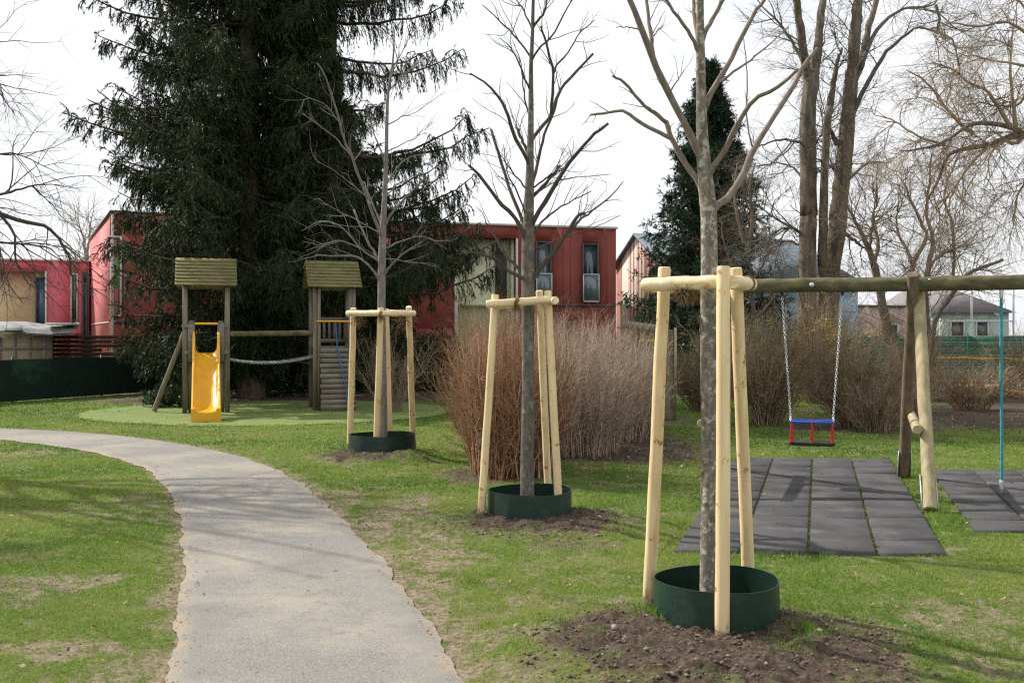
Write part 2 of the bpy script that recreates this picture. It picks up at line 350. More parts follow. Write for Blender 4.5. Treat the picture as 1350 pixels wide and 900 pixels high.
LIGHT = [(-1.15,9.15,.50,1.05,1.0),(-1.75,10.6,.3,.6,.8),(-.62,7.7,.3,.8,.9),(-2.55,5.35,.42,.16,.9),(-2.0,6.5,.30,.55,.8),(-3.2,6.75,.5,.3,.8),(.05,5.55,.5,.28,.75),(-2.5,7.9,.35,.28,.6),(-4.0,7.6,.7,.25,.6),(-6.9,14.2,.6,.4,.8),
         (-1.9,5.2,.25,.5,.7),(-.55,6.1,.35,.4,.6),(-.8,7.2,.35,.5,.5),(-.1,4.9,.5,.3,.7),(2.6,5.6,.25,.2,.5),(-8.3,20.6,1.8,.5,.35),(1.8,13.9,1.0,.5,.35),(.6,7.3,.5,.25,.4),(-3.4,5.6,.3,.3,.5)]
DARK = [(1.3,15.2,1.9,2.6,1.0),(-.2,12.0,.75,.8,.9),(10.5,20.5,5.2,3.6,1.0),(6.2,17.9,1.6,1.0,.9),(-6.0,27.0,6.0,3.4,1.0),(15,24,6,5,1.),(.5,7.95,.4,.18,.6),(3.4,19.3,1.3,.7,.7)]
def ell(x, y, e, wob):
    cx, cy, rx, ry = e[:4]
    d = np.sqrt(((x-cx)/rx)**2+((y-cy)/ry)**2)
    return np.clip((1.12-d+wob)*2.6, 0, 1)
def masks(x, y):
    x = np.asarray(x, float); y = np.asarray(y, float); sh = x.shape; x = x.ravel(); y = y.ravel()
    w = (fbm(x*2.2, y*2.2, 3)-.5)*1.3+(fbm(x*9, y*9, 5, 3)-.5)*1.0
    soil = np.zeros(len(x)); dark = np.zeros(len(x))
    for e in MOUNDS:
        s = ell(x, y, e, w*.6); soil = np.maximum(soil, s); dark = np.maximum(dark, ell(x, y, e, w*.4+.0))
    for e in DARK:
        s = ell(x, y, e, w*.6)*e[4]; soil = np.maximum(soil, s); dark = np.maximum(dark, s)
    for e in LIGHT:
        s = ell(x, y, e, w*1.3)*e[4]; soil = np.maximum(soil, s)
    near = (np.abs(x) < 30) & (y < 30)
    pd = np.full(len(x), 9.); sg = np.zeros(len(x))
    if near.any():
        a, b = path_dist(x[near], y[near]); pd[near] = a; sg[near] = b
    e = pd-PW
    wid = np.where(sg < 0, np.clip(.36-(y-5)*.02, .05, .4), np.clip(.20-(y-5)*.022, .05, .24))
    ew = np.clip(1-(e/(wid*(1+1.6*w))), 0, 1)**.5*np.where(e < wid*3, 1, 0)
    ew = np.where(e < .02, 1, ew); soil = np.maximum(soil, np.clip(ew, 0, 1))
    fine = fbm(x*16, y*16, 47, 3)
    sp = np.clip((fbm(x*1.6, y*1.6, 41, 5)-.63)*7, 0, .8)*np.clip((fine-.35)*4, .1, 1)*np.where((y < 12), 1, .3)
    sp2 = np.clip((fbm(x*7, y*7, 43, 3)-.69)*8, 0, .6)
    soil = soil*np.where(dark > .3, 1, np.clip((fine-.28)*5, .25, 1))
    soil = np.maximum(soil, np.maximum(sp, sp2))
    return soil.reshape(sh), dark.reshape(sh), pd.reshape(sh)
def height(x, y):
    x = np.asarray(x, float); y = np.asarray(y, float)
    h = (fbm(x*.35, y*.35, 60)-.5)*.03
    for (cx, cy, rx, ry, hh) in MOUNDS:
        d = np.sqrt(((x-cx)/rx)**2+((y-cy)/ry)**2)
        h = h+hh*np.clip(1.25-d, 0, .75)/.75*(1+.35*(fbm(x*5, y*5, 9)-.5))
    d = np.sqrt(((x+1.38)/.32)**2+((y-13.25)/.3)**2); h = h+.10*np.clip(1-d, 0, 1)
    return h
def rough_h(x, y, soil, dark):
    return soil*dark*((fbm(x*9, y*9, 21, 4)-.5)*.10+(fbm(x*30, y*30, 23, 3)-.5)*.035)+soil*(1-dark)*((fbm(x*8, y*8, 25, 3)-.5)*.02-.004)+(1-soil)*(fbm(x*6, y*6, 29, 3)-.5)*.028
def flatten(x, y, pd, h):
    k = np.clip((pd-PW-.02)/.25, 0, 1); h = h*k-.012*(1-k)
    return h
def in_mat(x, y, m=0.):
    r = np.zeros(np.shape(x), bool)
    for (o, u, v, nu, nv) in MATS:
        A = np.array([[u[0], v[0]], [u[1], v[1]]]); Ai = np.linalg.inv(A)
        a = Ai[0, 0]*(x-o[0])+Ai[0, 1]*(y-o[1]); b = Ai[1, 0]*(x-o[0])+Ai[1, 1]*(y-o[1])
        r |= (a > -m) & (a < nu+m) & (b > -m) & (b < nv+m)
    return r
c1 = G(886, 727)[:2]; c2 = G(1248, 732)[:2]; c3 = c1+np.array([1.80, 5.85])
MATS = [(c1, (c2-c1)/4, (c3-c1)/12, 4, 12)]
d1 = G(1283, 700)[:2]; MATS.append((d1, (c2-c1)/4, np.array([.305, .952])*.5, 4, 8))
TURF = (-5.3, 21.9, 4.1, 3.5)
def in_turf(x, y): return ((x-TURF[0])/TURF[2])**2+((y-TURF[1])/TURF[3])**2 < 1
def total_h(x, y, soil=None, dark=None, pd=None):
    if soil is None: soil, dark, pd = masks(x, y)
    h = height(x, y)+rough_h(x, y, soil, dark)
    h = flatten(x, y, pd, h)
    h = np.where(in_mat(x, y, .15), np.minimum(h, -.012), h)
    h = np.where(in_turf(x, y), np.minimum(h, -.012), h)
    return h
def hz(x, y): return float(total_h(np.array([x]), np.array([y]))[0])

xs = np.concatenate([np.array([-900,-500,-250,-140,-90,-60,-40]), np.arange(-30,-8,.5), np.arange(-8,-4,.08), np.arange(-4,4.5,.03), np.arange(4.5,9,.08), np.arange(9,30,.5), np.array([30,40,60,90,140,250,500,900])])
ys = np.concatenate([np.array([-300,-100,-40,-20,-10,-5,0,2,3]), np.arange(3.5,4.2,.06), np.arange(4.2,10,.03), np.arange(10,16,.06), np.arange(16,30,.2), np.array([30,32,35,40,50,60,80,110,160,300,600,1200])])
X, Y = np.meshgrid(xs, ys); so, da, pd_ = masks(X, Y)
Z = total_h(X, Y, so, da, pd_)
mb = MB(); nx = len(xs); ny = len(ys)
i, j = np.meshgrid(np.arange(nx-1), np.arange(ny-1)); b = (j*nx+i).ravel()
mb.add(np.stack([X.ravel(), Y.ravel(), Z.ravel()], 1), np.stack([b, b+1, b+1+nx, b+nx], 1))
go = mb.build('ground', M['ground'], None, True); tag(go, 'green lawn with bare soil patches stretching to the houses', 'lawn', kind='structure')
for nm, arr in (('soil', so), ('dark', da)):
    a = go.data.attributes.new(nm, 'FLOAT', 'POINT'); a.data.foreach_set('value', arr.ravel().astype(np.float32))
# path sheet
mb = MB(); C2 = spline(CL, 500); T = unit(np.gradient(C2, axis=0)); Nn = np.stack([-T[:, 1], T[:, 0]], 1)
offs = np.linspace(-1, 1, 21); rows = []; edge = []
for k, o in enumerate(offs):
    w = PW*o
    wob = 0
    if abs(o) > .99: wob = (fbm(C2[:, 0]*3+o*9, C2[:, 1]*3, 71)-.5)*.13+(fbm(C2[:, 0]*14+o*9, C2[:, 1]*14, 72)-.5)*.03
    q = C2+Nn*(w+wob*np.sign(o))[:, None] if np.ndim(wob) else C2+Nn*w
    z = .010+.006*(1-o*o)-(.012 if abs(o) > .99 else 0)
    rows.append(np.column_stack([q, np.full(len(q), z)])); edge.append(np.full(len(q), np.clip((abs(o)-.68)*3, 0, 1)))
V = np.stack(rows, 1).reshape(-1, 3); n = len(offs); i, j = np.meshgrid(np.arange(n-1), np.arange(len(C2)-1)); b = (j*n+i).ravel()
mb.add(V, np.stack([b, b+n, b+n+1, b+1], 1)[:, ::-1])
po = mb.build('path', M['asphalt'], None, True); tag(po, 'curved grey asphalt footpath through the lawn', 'path', kind='structure')
a = po.data.attributes.new('edge', 'FLOAT', 'POINT'); a.data.foreach_set('value', np.stack(edge, 1).ravel().astype(np.float32))
# turf pad under the play structure
mb = MB(); a = np.linspace(0, 2*math.pi, 97)[:-1]; q = [(TURF[0]+TURF[2]*math.cos(t)*(1+.03*math.sin(5*t)), TURF[1]+TURF[3]*math.sin(t)*(1+.03*math.cos(4*t)), .004) for t in a]
mb.poly(q, [list(range(96))]); tag(mb.build('turf_pad', M['turf']), 'smooth green safety turf under the play structure', 'turf pad', kind='structure')
# far gravel track behind the shrubs
mb = MB(); q = [(2.5,29.6),(9,30.2),(30,29.0),(30,32.2),(9,33.6),(2.5,33.0)]
mb.poly([(x, y, .022) for x, y in q], [list(range(6))]); tag(mb.build('gravel_track', M['gravel']), 'pale gravel track in front of the green fence', 'track', kind='structure')

# rubber mats: bevelled tiles
def rubber(o, u, v, nu, nv, label):
    mb = MB(); t = thing('rubber_mat', label, 'rubber mat', (o[0], o[1], 0))
    for a in range(nu):
        for b_ in range(nv):
            z = .016+random.uniform(-.005, .009); g = .02; tx = random.uniform(-.004, .004); ty = random.uniform(-.004, .004)
            cs = []
            for (aa, bb, k) in ((a,b_,1),(a+1,b_,1),(a+1,b_+1,1),(a,b_+1,1)):
                cs.append((aa, bb))
            def pt(da, db, z): q = np.array(o)+np.array(u)*(a+da)+np.array(v)*(b_+db); return (q[0], q[1], z)
            g2 = .035; lowz = -.03
            vv = [pt(g,g,lowz),pt(1-g,g,lowz),pt(1-g,1-g,lowz),pt(g,1-g,lowz), pt(g,g,z-.008),pt(1-g,g,z-.008),pt(1-g,1-g,z-.008),pt(g,1-g,z-.008), pt(g2,g2,z-tx),pt(1-g2,g2,z+tx+ty),pt(1-g2,1-g2,z+ty),pt(g2,1-g2,z-ty)]
            mb.add(vv, [(0,1,5,4),(1,2,6,5),(2,3,7,6),(3,0,4,7),(4,5,9,8),(5,6,10,9),(6,7,11,10),(7,4,8,11),(8,9,10,11)])
    mb.build('tiles', M['rubber'], t)
    # moss and grit in the widest joints
    mj = MB(); n = 500*nu//2; p = []
    for k in range(n):
        if random.random() < .55: a = random.choice(range(1, nu)); b_ = random.random()*nv
        else: a = random.random()*nu; b_ = random.choice(range(1, nv))
        q = np.array(o)+np.array(u)*a+np.array(v)*b_+np.array([random.gauss(0, .008), random.gauss(0, .008)]); p.append((q[0], q[1], .006))
    p = np.array(p); d = unit(rng.normal(size=p.shape)*.7+np.array([0, 0, .6]))
    blades(mj, p, d, rng.uniform(.01, .022, n), rng.uniform(.004, .009, n), rng.uniform(.2, 1, n)); tag(mj.build('joint_moss', M['grass'], t), kind='stuff')
rubber(*MATS[0], 'long dark grey rubber tile mat under the bucket swing')
rubber(*MATS[1], 'dark rubber tile mat beneath the hanging teal rope')

# ------------------------------------------------------------------ grass blades
def lawn():
    mb = MB()
    for (y0, y1, dens, hl, wd) in ((3.9, 6.5, 9000, .030, .0042), (6.5, 9.5, 6000, .032, .0055), (9.5, 14, 2600, .034, .009), (14, 21, 1100, .037, .015), (21, 31, 450, .045, .026)):
        xm = y1*.56+1.0
        n = int(dens*(y1-y0)*2*xm); x = rng.uniform(-xm, xm, n); y = rng.uniform(y0, y1, n)
        k = np.abs(x) < y*.56+1.0; x = x[k]; y = y[k]
        s, d, pd = masks(x, y)
        clump = fbm(x*5, y*5, 81, 3); big = fbm(x*.9, y*.9, 83, 3)
        keep = (rng.random(len(x)) > s*1.12-.02) & (rng.random(len(x)) < .35+1.1*clump) & (pd > PW+.01) & ~in_mat(x, y, -.035) & ~(in_mat(x, y, .02) & (clump < .5)) & ~(((x-TURF[0])/TURF[2])**2+((y-TURF[1])/TURF[3])**2 < .80+.3*clump)
        x, y, s, d, pd, clump, big = (q[keep] for q in (x, y, s, d, pd, clump, big))
        z = total_h(x, y, s, d, pd)-.003; z = np.where(in_turf(x, y), .002, z); z = np.where(in_mat(x, y, .0), .012, z); n = len(x)
        dr = rng.normal(size=(n, 3))*.75; dr[:, 2] = np.abs(dr[:, 2])*.4+.62; dr = unit(dr)
        L = hl*rng.uniform(.5, 1.35, n)*(.35+1.35*clump); W = wd*rng.uniform(.6, 1.3, n)
        tint = np.clip(.44+(big-.5)*1.1+(clump-.5)*.5+rng.normal(size=n)*.16, 0, .88)
        dry = rng.random(n) < .05+.12*np.clip(s*2, 0, 1)+.10*(big > .6); tint = np.where(dry, rng.uniform(.88, 1, n), tint)
        blades(mb, np.stack([x, y, z], 1), dr, L, W, tint)
    # weedy tufts on the mounds and taller fringe by rings, posts and mats
    pts = []
    for k in range(70):
        e = random.choice(MOUNDS); a = random.uniform(0, 6.28); r = random.uniform(.55, 1.1)
        pts.append((e[0]+e[2]*r*math.cos(a), e[1]+e[3]*r*math.sin(a), 60, .05, .035))
    pts += [(.84,5.72,500,.06,.06),(.90,5.62,400,.05,.05),(1.6,5.35,350,.06,.05),(1.45,5.1,200,.08,.05),(4.1,9.6,200,.1,.06),(4.65,11.8,200,.1,.05)]
    for (cx, cy, n, sp, hl) in pts:
        x = rng.normal(cx, sp, n); y = rng.normal(cy, sp, n); z = total_h(x, y)-.004
        dr = rng.normal(size=(n, 3))*.5; dr[:, 2] = np.abs(dr[:, 2])+.7; dr = unit(dr)
        blades(mb, np.stack([x, y, z], 1), dr, hl*rng.uniform(.5, 1.4, n), np.full(n, .004), rng.uniform(.1, .75, n))
    return tag(mb.build('grass', M['grass']), 'short green grass growing over the lawn', 'grass', kind='stuff')
lawn()
def litter():
    mb = MB(); n = 2600
    y = 3.9+(rng.random(n)**1.3)*20; x = rng.uniform(-1, 1, n)*(y*.56+1)
    # more under shrubs, beside path
    x2 = rng.normal(1.6, 1.0, 900); y2 = rng.normal(14.0, 1.6, 900); i_ = rng.integers(15, 95, 900); x4 = CL[i_, 0]+rng.choice([-1, 1], 900)*(PW+rng.normal(0, .09, 900)); y4 = CL[i_, 1]+rng.normal(0, .1, 900); x3 = rng.uniform(5.5, 14, 1300); y3 = rng.uniform(16, 21, 1300)
    x = np.concatenate([x, x2, x3, x4]); y = np.concatenate([y, y2, y3, y4])
    s, d, pd = masks(x, y); k = ((pd > PW-.1) | (rng.random(len(x)) < .12)) & (~in_mat(x, y) | (rng.random(len(x)) < .25)); x, y, s, d, pd = (q[k] for q in (x, y, s, d, pd))
    n = len(x); z = np.maximum(total_h(x, y, s, d, pd), 0)+rng.uniform(.012, .028, n)
    z = np.where(pd < PW+.05, .02, z)
    L = rng.uniform(.010, .027, n)*(.65+y*.03)*np.where(pd < PW+.2, .6, 1); a = rng.uniform(0, 6.28, n)
    u = np.stack([np.cos(a), np.sin(a), rng.normal(size=n)*.3], 1)*L[:, None]; w = np.stack([-np.sin(a), np.cos(a), rng.normal(size=n)*.3], 1)*L[:, None]*.55
    c = np.stack([x, y, z], 1); up = np.array([0, 0, 1.])*L[:, None]*.25
    V = np.stack([c-u, c-u*.2+w+up*rng.random((n, 1)), c+u, c-u*.1-w+up], 1).reshape(-1, 3)
    mb.add(V, np.arange(n*4).reshape(n, 4), np.repeat(rng.random(n), 4))
    return tag(mb.build('fallen_leaves', M['litter']), 'small dead leaves scattered over lawn and soil', 'leaf litter', kind='stuff')
litter()
def clods():
    mb = MB()
    ico = np.array([(0,0,1),(.9,0,.1),(.3,.85,0),(-.75,.5,.1),(-.7,-.55,0),(.3,-.85,.1),(0,0,-.8)]); fc = np.array([(0,1,2),(0,2,3),(0,3,4),(0,4,5),(0,5,1),(6,2,1),(6,3,2),(6,4,3),(6,5,4),(6,1,5)])
    for (e, n) in ((MOUNDS[0], 3500), (MOUNDS[1], 1800), (MOUNDS[2], 700)):
        a = rng.uniform(0, 6.28, n); r = np.sqrt(rng.random(n))*1.02; x = e[0]+e[2]*r*np.cos(a); y = e[1]+e[3]*r*np.sin(a)
        z = total_h(x, y); s = .003+.016*rng.random(n)**5
        for k in range(n):
            v = ico*s[k]*rng.uniform(.45, 1.5, (7, 3)); v[:, 2] *= .6; mb.add(v+(x[k], y[k], z[k]+s[k]*.25), fc)
    x = rng.uniform(-3.6, .4, 700); y = rng.uniform(4, 11, 700); s_, d_, pd = masks(x, y); k = (pd > PW-.05) & (s_ > .5); x = x[k]; y = y[k]; z = total_h(x, y)
    for k in range(len(x)):
        s = .004+.008*random.random()**2; v = ico*s*rng.uniform(.7, 1.3, (7, 3)); mb.add(v+(x[k], y[k], z[k]+s*.3), fc)
    return tag(mb.build('soil_clods', M['clod']), 'crumbled soil clods on the mounds round the tree rings', 'soil clods', kind='stuff')
clods()
def stones():
    mb0 = MB()
    import itertools
    # a rounded pebble
    vs = []; fs = []; rr = 8; cc = 5
    for i in range(cc+1):
        th = math.pi*i/cc
        for j in range(rr):
            ph = 2*math.pi*j/rr; k = 1+.12*math.sin(3*ph+i)+.08*math.cos(2*th+j)
            vs.append((k*math.sin(th)*math.cos(ph), .75*k*math.sin(th)*math.sin(ph), .55*math.cos(th)))
    for i in range(cc):
        for j in range(rr): fs.append((i*rr+j, i*rr+(j+1) % rr, (i+1)*rr+(j+1) % rr, (i+1)*rr+j))
    mb0.add(vs, np.array(fs)[:, ::-1])
    src = mb0.build('stone', M['stone'], None, True)
    spots = [(810,836,.028),(869,812,.02),(854,822,.014),(823,845,.016),(885,891,.018),(852,870,.013),(918,883,.010),(795,862,.012),(1004,826,.016),(735,707,.018),(752,701,.014),(660,702,.015),(787,703,.017),(770,712,.012),(640,700,.012),(700,716,.016),(545,602,.014),(505,603,.012),(960,870,.011),(1010,885,.013),(1090,862,.010),(830,896,.014),(1130,888,.012),(905,900-6,.012)]
    for k, (px, py, s) in enumerate(spots):
        o = src if k == 0 else src.copy()
        if k: COL.objects.link(o)
        g = G(px, py, .06); o.location = (g[0], g[1], hz(g[0], g[1])+s*.25); s *= 1.1
        o.scale = (s, s*random.uniform(.8, 1.1), s*random.uniform(.8, 1.1)); o.rotation_euler = (random.uniform(-.3, .3), random.uniform(-.3, .3), random.uniform(0, 6))
        where = 'front mound by the nearest ring' if py > 780 else ('middle mound by the second ring' if py > 650 else 'far mound by the third ring')
        tag(o, 'small pale grey stone lying on the '+where, 'stone', 'stones on the '+where)
stones()

# ------------------------------------------------------------------ logs
def logmesh(mb, p, q, r0, r1=None, K=10, sides=14, wob=.004, bevel=.008):
    p = np.array(p, float); q = np.array(q, float); r1 = r0 if r1 is None else r1
    L = np.linalg.norm(q-p); t = np.linspace(0, 1, K); pts = p+(q-p)*t[:, None]
    if wob: pts[1:-1] += rng.normal(size=(K-2, 3))*wob*.5
    rad = (r0+(r1-r0)*t)*(1+rng.normal(size=K)*.010)
    e = min(bevel/L, .2/K)
    pts = np.vstack([pts[:1], pts[0]+(pts[1]-pts[0])*min(1, e*K), pts[1:-1], pts[-1]+(pts[-2]-pts[-1])*min(1, e*K), pts[-1:]])
    rad = np.concatenate([[rad[0]*.86], [rad[0]], rad[1:-1], [rad[-1]], [rad[-1]*.86]])
    tubes(mb, pts, rad, sides, cap=True)
def twine(mb, c, axis, r, n=4, fuzz=0, fl=.05):
    c = np.array(c, float); ax = unit(np.array(axis, float)); u = unit(np.cross(ax, (.1, .2, 1))); w = np.cross(ax, u)
    t = np.linspace(0, 2*math.pi*n, 12*n+1)
    pts = c+ax*((t/(2*math.pi*n)-.5)*.012*n)[:, None]+(u*np.cos(t)[:, None]+w*np.sin(t)[:, None])*(r+.003)
    tubes(mb, pts, np.full(len(t), .0065), 5)
    if fuzz:
        s = c+rng.normal(size=(fuzz, 3))*.012+np.array([0, 0, -r])
        pts = np.empty((fuzz, 5, 3)); pts[:, 0] = s; d = unit(rng.normal(size=(fuzz, 3))+np.array([0, 0, -.9]))
        for k in range(1, 5): d = unit(d+rng.normal(size=(fuzz, 3))*.5+np.array([0, 0, -.12])); pts[:, k] = pts[:, k-1]+d*fl/4*rng.uniform(.5, 1.6, (fuzz, 1))
        tubes(mb, pts, np.full((fuzz, 5), .0013), 3)
def stake_frame(base, label, stakes, bars, rs, rb, ties):
    t = thing('stake_frame', label, 'tree stake frame', base, 'tree support frames')
    for (b, tp) in stakes:
        pb = np.array(b, float); pb[2] = hz(pb[0], pb[1])-.08
        mb = MB(); logmesh(mb, pb, tp, rs*1.07, rs, K=9, wob=.003); o = mb.build('stake', M['stake'], t, True); fix_smooth(o)
    for (a, b) in bars:
        mb = MB(); logmesh(mb, a, b, rb*1.02, rb, K=8, wob=.003); fix_smooth(mb.build('crossbar', M['stake_bar'], t, True))
    for (c, ax, fz, fl) in ties:
        mb = MB(); twine(mb, c, ax, rb, 3, fz, fl); mb.build('twine', M['twine'], t, True)
    return t
def fix_smooth(o, ang=40):
    # sharp edges at steep angles, kept in the mesh itself
    me = o.data
    try:
        me.set_sharp_from_angle(angle=R(ang))
    except Exception: pass
    return o
def ring(base, label, cx, cy, rx, ry, ztop, zr=0.):
    t = thing('planting_ring', label, 'planting ring', base, 'green planting rings')
    mb = MB(); n = 72; th = .006; prof = [(0, -.12), (0, .0), (0, .14), (-.003, ztop-.004), (-.003, ztop), (-th-.003, ztop), (-th, ztop-.01), (-th, .0), (-th, -.12)]
    V = []
    for k in range(n+1):
        a = 2*math.pi*k/n*1.0+2.2; w = 1+.014*math.sin(2*a+1)+.006*math.sin(3*a)+(.008*k/n)
        for (dr, z) in prof:
            zz = z+(.006*math.sin(2*a) if z > .1 else 0)
            V.append((cx+(rx*w+dr)*math.cos(a), cy+(ry*w+dr)*math.sin(a), zz))
    m = len(prof); F = [(k*m+j, (k+1)*m+j, (k+1)*m+j+1, k*m+j+1) for k in range(n) for j in range(m-1)]
    mb.add(V, F); o = mb.build('wall', M['ring'], t, True); fix_smooth(o, 50)
    # overlap seam with rivets
    a0 = 2.2
    for z in (.1, ztop-.05):
        mb = MB(); c = np.array([cx+(rx*1.02+.004)*math.cos(a0), cy+(ry*1.02+.004)*math.sin(a0), z]); tubes(mb, np.array([c, c+np.array([math.cos(a0), math.sin(a0), 0])*.006]), np.array([.008, .006]), 8, cap=True); mb.build('rivet', M['galv'], t)
    return t

# frame of the nearest tree
B1 = np.array([1.15, 5.7, 0.])
stake_frame(B1, 'nearest three-legged frame of peeled timber stakes around a young tree',
    [((1.123,5.31,0), P(954,351,5.36)), ((.825,6.02,0), P(876,352,5.74)), ((1.46,6.1,0), P(970,353,5.76))],
    [(P(848,376,5.66), P(949,372,5.40)), (P(966,372,5.34), P(990,375,5.92)), (P(858,377,5.86), P(985,377,5.86))], .0365, .0395,
    [(P(903,374,5.53), (1,-.1,0), 420, .075), (P(985,374,5.80), (.3,1,0), 50, .03), (P(917,377,5.86), (1,0,0), 90, .06)])
ring((1.17,5.68,0), 'nearest dark green plastic ring around a tree foot', 1.17, 5.70, .352, .345, .30)
B2 = np.array([.14, 9.0, 0.])
stake_frame(B2, 'middle frame of peeled stakes in front of the red-brown bush',
    [(G(634,684,.04), P(653,388,8.92)), (G(738,685,.04), P(722,383,8.95)), (np.array([.36,9.62,0]), P(711,383,9.22))],
    [(P(641,401,8.84), P(726,395,8.86)), (P(732,396,8.80), P(716,398,9.35)), (P(645,403,9.2), P(718,400,9.3))], .034, .036,
    [(P(681,398,8.85), (1,0,0), 110, .06), (P(700,402,9.25), (1,0,0), 60, .05)])
ring((.16,9.0,0), 'middle dark green plastic ring beside the red-brown bush', .16, 9.02, .375, .37, .29)
B3 = np.array([-1.8, 13.9, 0.])
stake_frame(B3, 'farthest frame of four peeled stakes near the climbing tower',
    [(G(461,591,.04), P(466,406,13.9)), (G(496,599,.04), P(502,406,13.5)), (G(545,587,.04), P(539,404,13.9)), (np.array([-1.78,14.5,0]), P(509,407,14.3))],
    [(P(458,413,13.75), P(503,413,13.42)), (P(499,413,13.42), P(547,413,13.75)), (P(460,413,14.0), P(512,412,14.38)), (P(546,413,14.0), P(505,412,14.38))], .042, .042,
    [(P(502,414,13.42), (1,0,0), 60, .08), (P(471,414,13.7), (1,0,0), 90, .16), (P(533,414,13.7), (1,0,0), 90, .2)])
ring((-1.83,13.9,0), 'farthest dark green plastic ring on the lawn', -1.82, 13.92, .455, .42, .30)

# ------------------------------------------------------------------ traced young trees
def traced(name, label, base, D, trunk, branches, barkm, limbm, twigs, Kt=40, seedtw=1, group='young trees held by stake frames', depth=1.0, sides=14, blunt=.6):
    t = thing(name, label, 'tree', base, group)
    tp = spline([P(a, b, D) for a, b, w in trunk], Kt); tw = spline([(w, 0, 0) for a, b, w in trunk], Kt)[:, 0]/2/F0*D
    mb = MB(); tubes(mb, tp, tw*(1+rng.normal(size=Kt)*.015), sides); 
    mb.build('trunk', barkm, t, True)
    mb = MB(); allp = []; allr = []; K = 14
    for k, br in enumerate(branches):
        w0, w1, pts = br[0], br[1], br[2]
        dd = br[3] if len(br) > 3 else (.5 if k % 2 else -.45)*depth
        n = len(pts); L = [0]
        for a, b in zip(pts[:-1], pts[1:]): L.append(L[-1]+math.hypot(b[0]-a[0], b[1]-a[1]))
        q = [P(a, b, D+dd*(l/F0*D)*.8) for (a, b), l in zip(pts, L)]
        q[0] = P(pts[0][0], pts[0][1], D)
        pp = spline(q, K); pp[1:] += rng.normal(size=(K-1, 3))*.0016*D/5; rr = np.linspace(w0, w1, K)/2/F0*D
        rr = rr*(1+rng.normal(size=K)*.045); allp.append(pp); allr.append(rr)
    allp = np.array(allp); allr = np.array(allr)
    tubes(mb, allp, allr, 8, cap=True)
    # small collars where limbs leave the trunk
    for (nch, lm, lx, ang, up, rmax, t0) in twigs:
        tp2, tr2 = grow(allp, allr, nch, t0, 1., lm, lx, ang, up, 6, .16, rmax, .35, .3)
        tubes(mb, tp2, tr2, 4)
        tp3, tr3 = grow(tp2, tr2, 2, .3, .95, lm*.4, lx*.5, (25, 60), up, 4, .14, rmax*.6, .4, .3)
        tubes(mb, tp3, tr3, 3)
    crown = mb.build('crown', limbm, t, True)
    return t, tp, tw
traced('young_tree', 'nearest young tree with mottled grey trunk and bare pruned limbs', B1, 5.72,
    [(936,800,27),(936,700,25),(937,600,24.5),(936,500,24),(935,400,23),(935,330,22),(934,275,22),(930,240,21),(927,200,17),(925,160,14.5),(924,100,12.5),(923,40,11),(923,0,9.5),(924,-60,8),(926,-160,5)],
    [(11,5.5,[(934,282),(945,272),(962,258),(980,228),(994,196),(1020,154),(1044,116),(1060,86),(1077,65)],.5),
     (9,4,[(933,236),(942,218),(954,200),(972,164),(996,130),(1024,116),(1050,94)],-.5),
     (10,6.5,[(931,262),(921,240),(902,212),(886,184),(878,160)],.2),
     (6,3,[(884,182),(866,173),(848,164),(822,147),(800,149),(778,152)],.5),
     (6,3,[(879,162),(862,148),(848,138),(824,110),(808,100)],-.3),
     (10.5,5.5,[(929,214),(918,194),(900,156),(880,120),(860,76),(844,32),(830,0),(812,-45),(800,-90)],-.3),
     (7,3,[(861,76),(859,58),(857,36),(852,0),(846,-60)],.3),
     (8,4,[(924,90),(920,55),(916,24),(914,0),(912,-70)],.5),
     (5.5,3,[(923,72),(910,46),(896,26),(878,0),(855,-36)],-.4),
     (7,4,[(924,62),(930,42),(940,24),(954,0),(972,-40)],.3),
     (8.5,4,[(926,150),(938,120),(960,86),(976,52),(996,16),(1008,0),(1030,-40)],.2),
     (2.6,1.3,[(992,194),(984,150),(985,100),(980,52)],.3),
     (3.5,1.5,[(950,108),(985,82),(1008,64),(1040,36)],.6),
     (2.2,1.2,[(884,120),(893,106),(902,93)],-.5),(2.2,1,[(844,40),(830,36),(812,36)],.3),(2.2,1,[(859,52),(866,42),(874,34)],.3)],
    M['bark_near'], M['bark_limb'], [(3,.06,.22,(20,55),.25,.003,.35)])
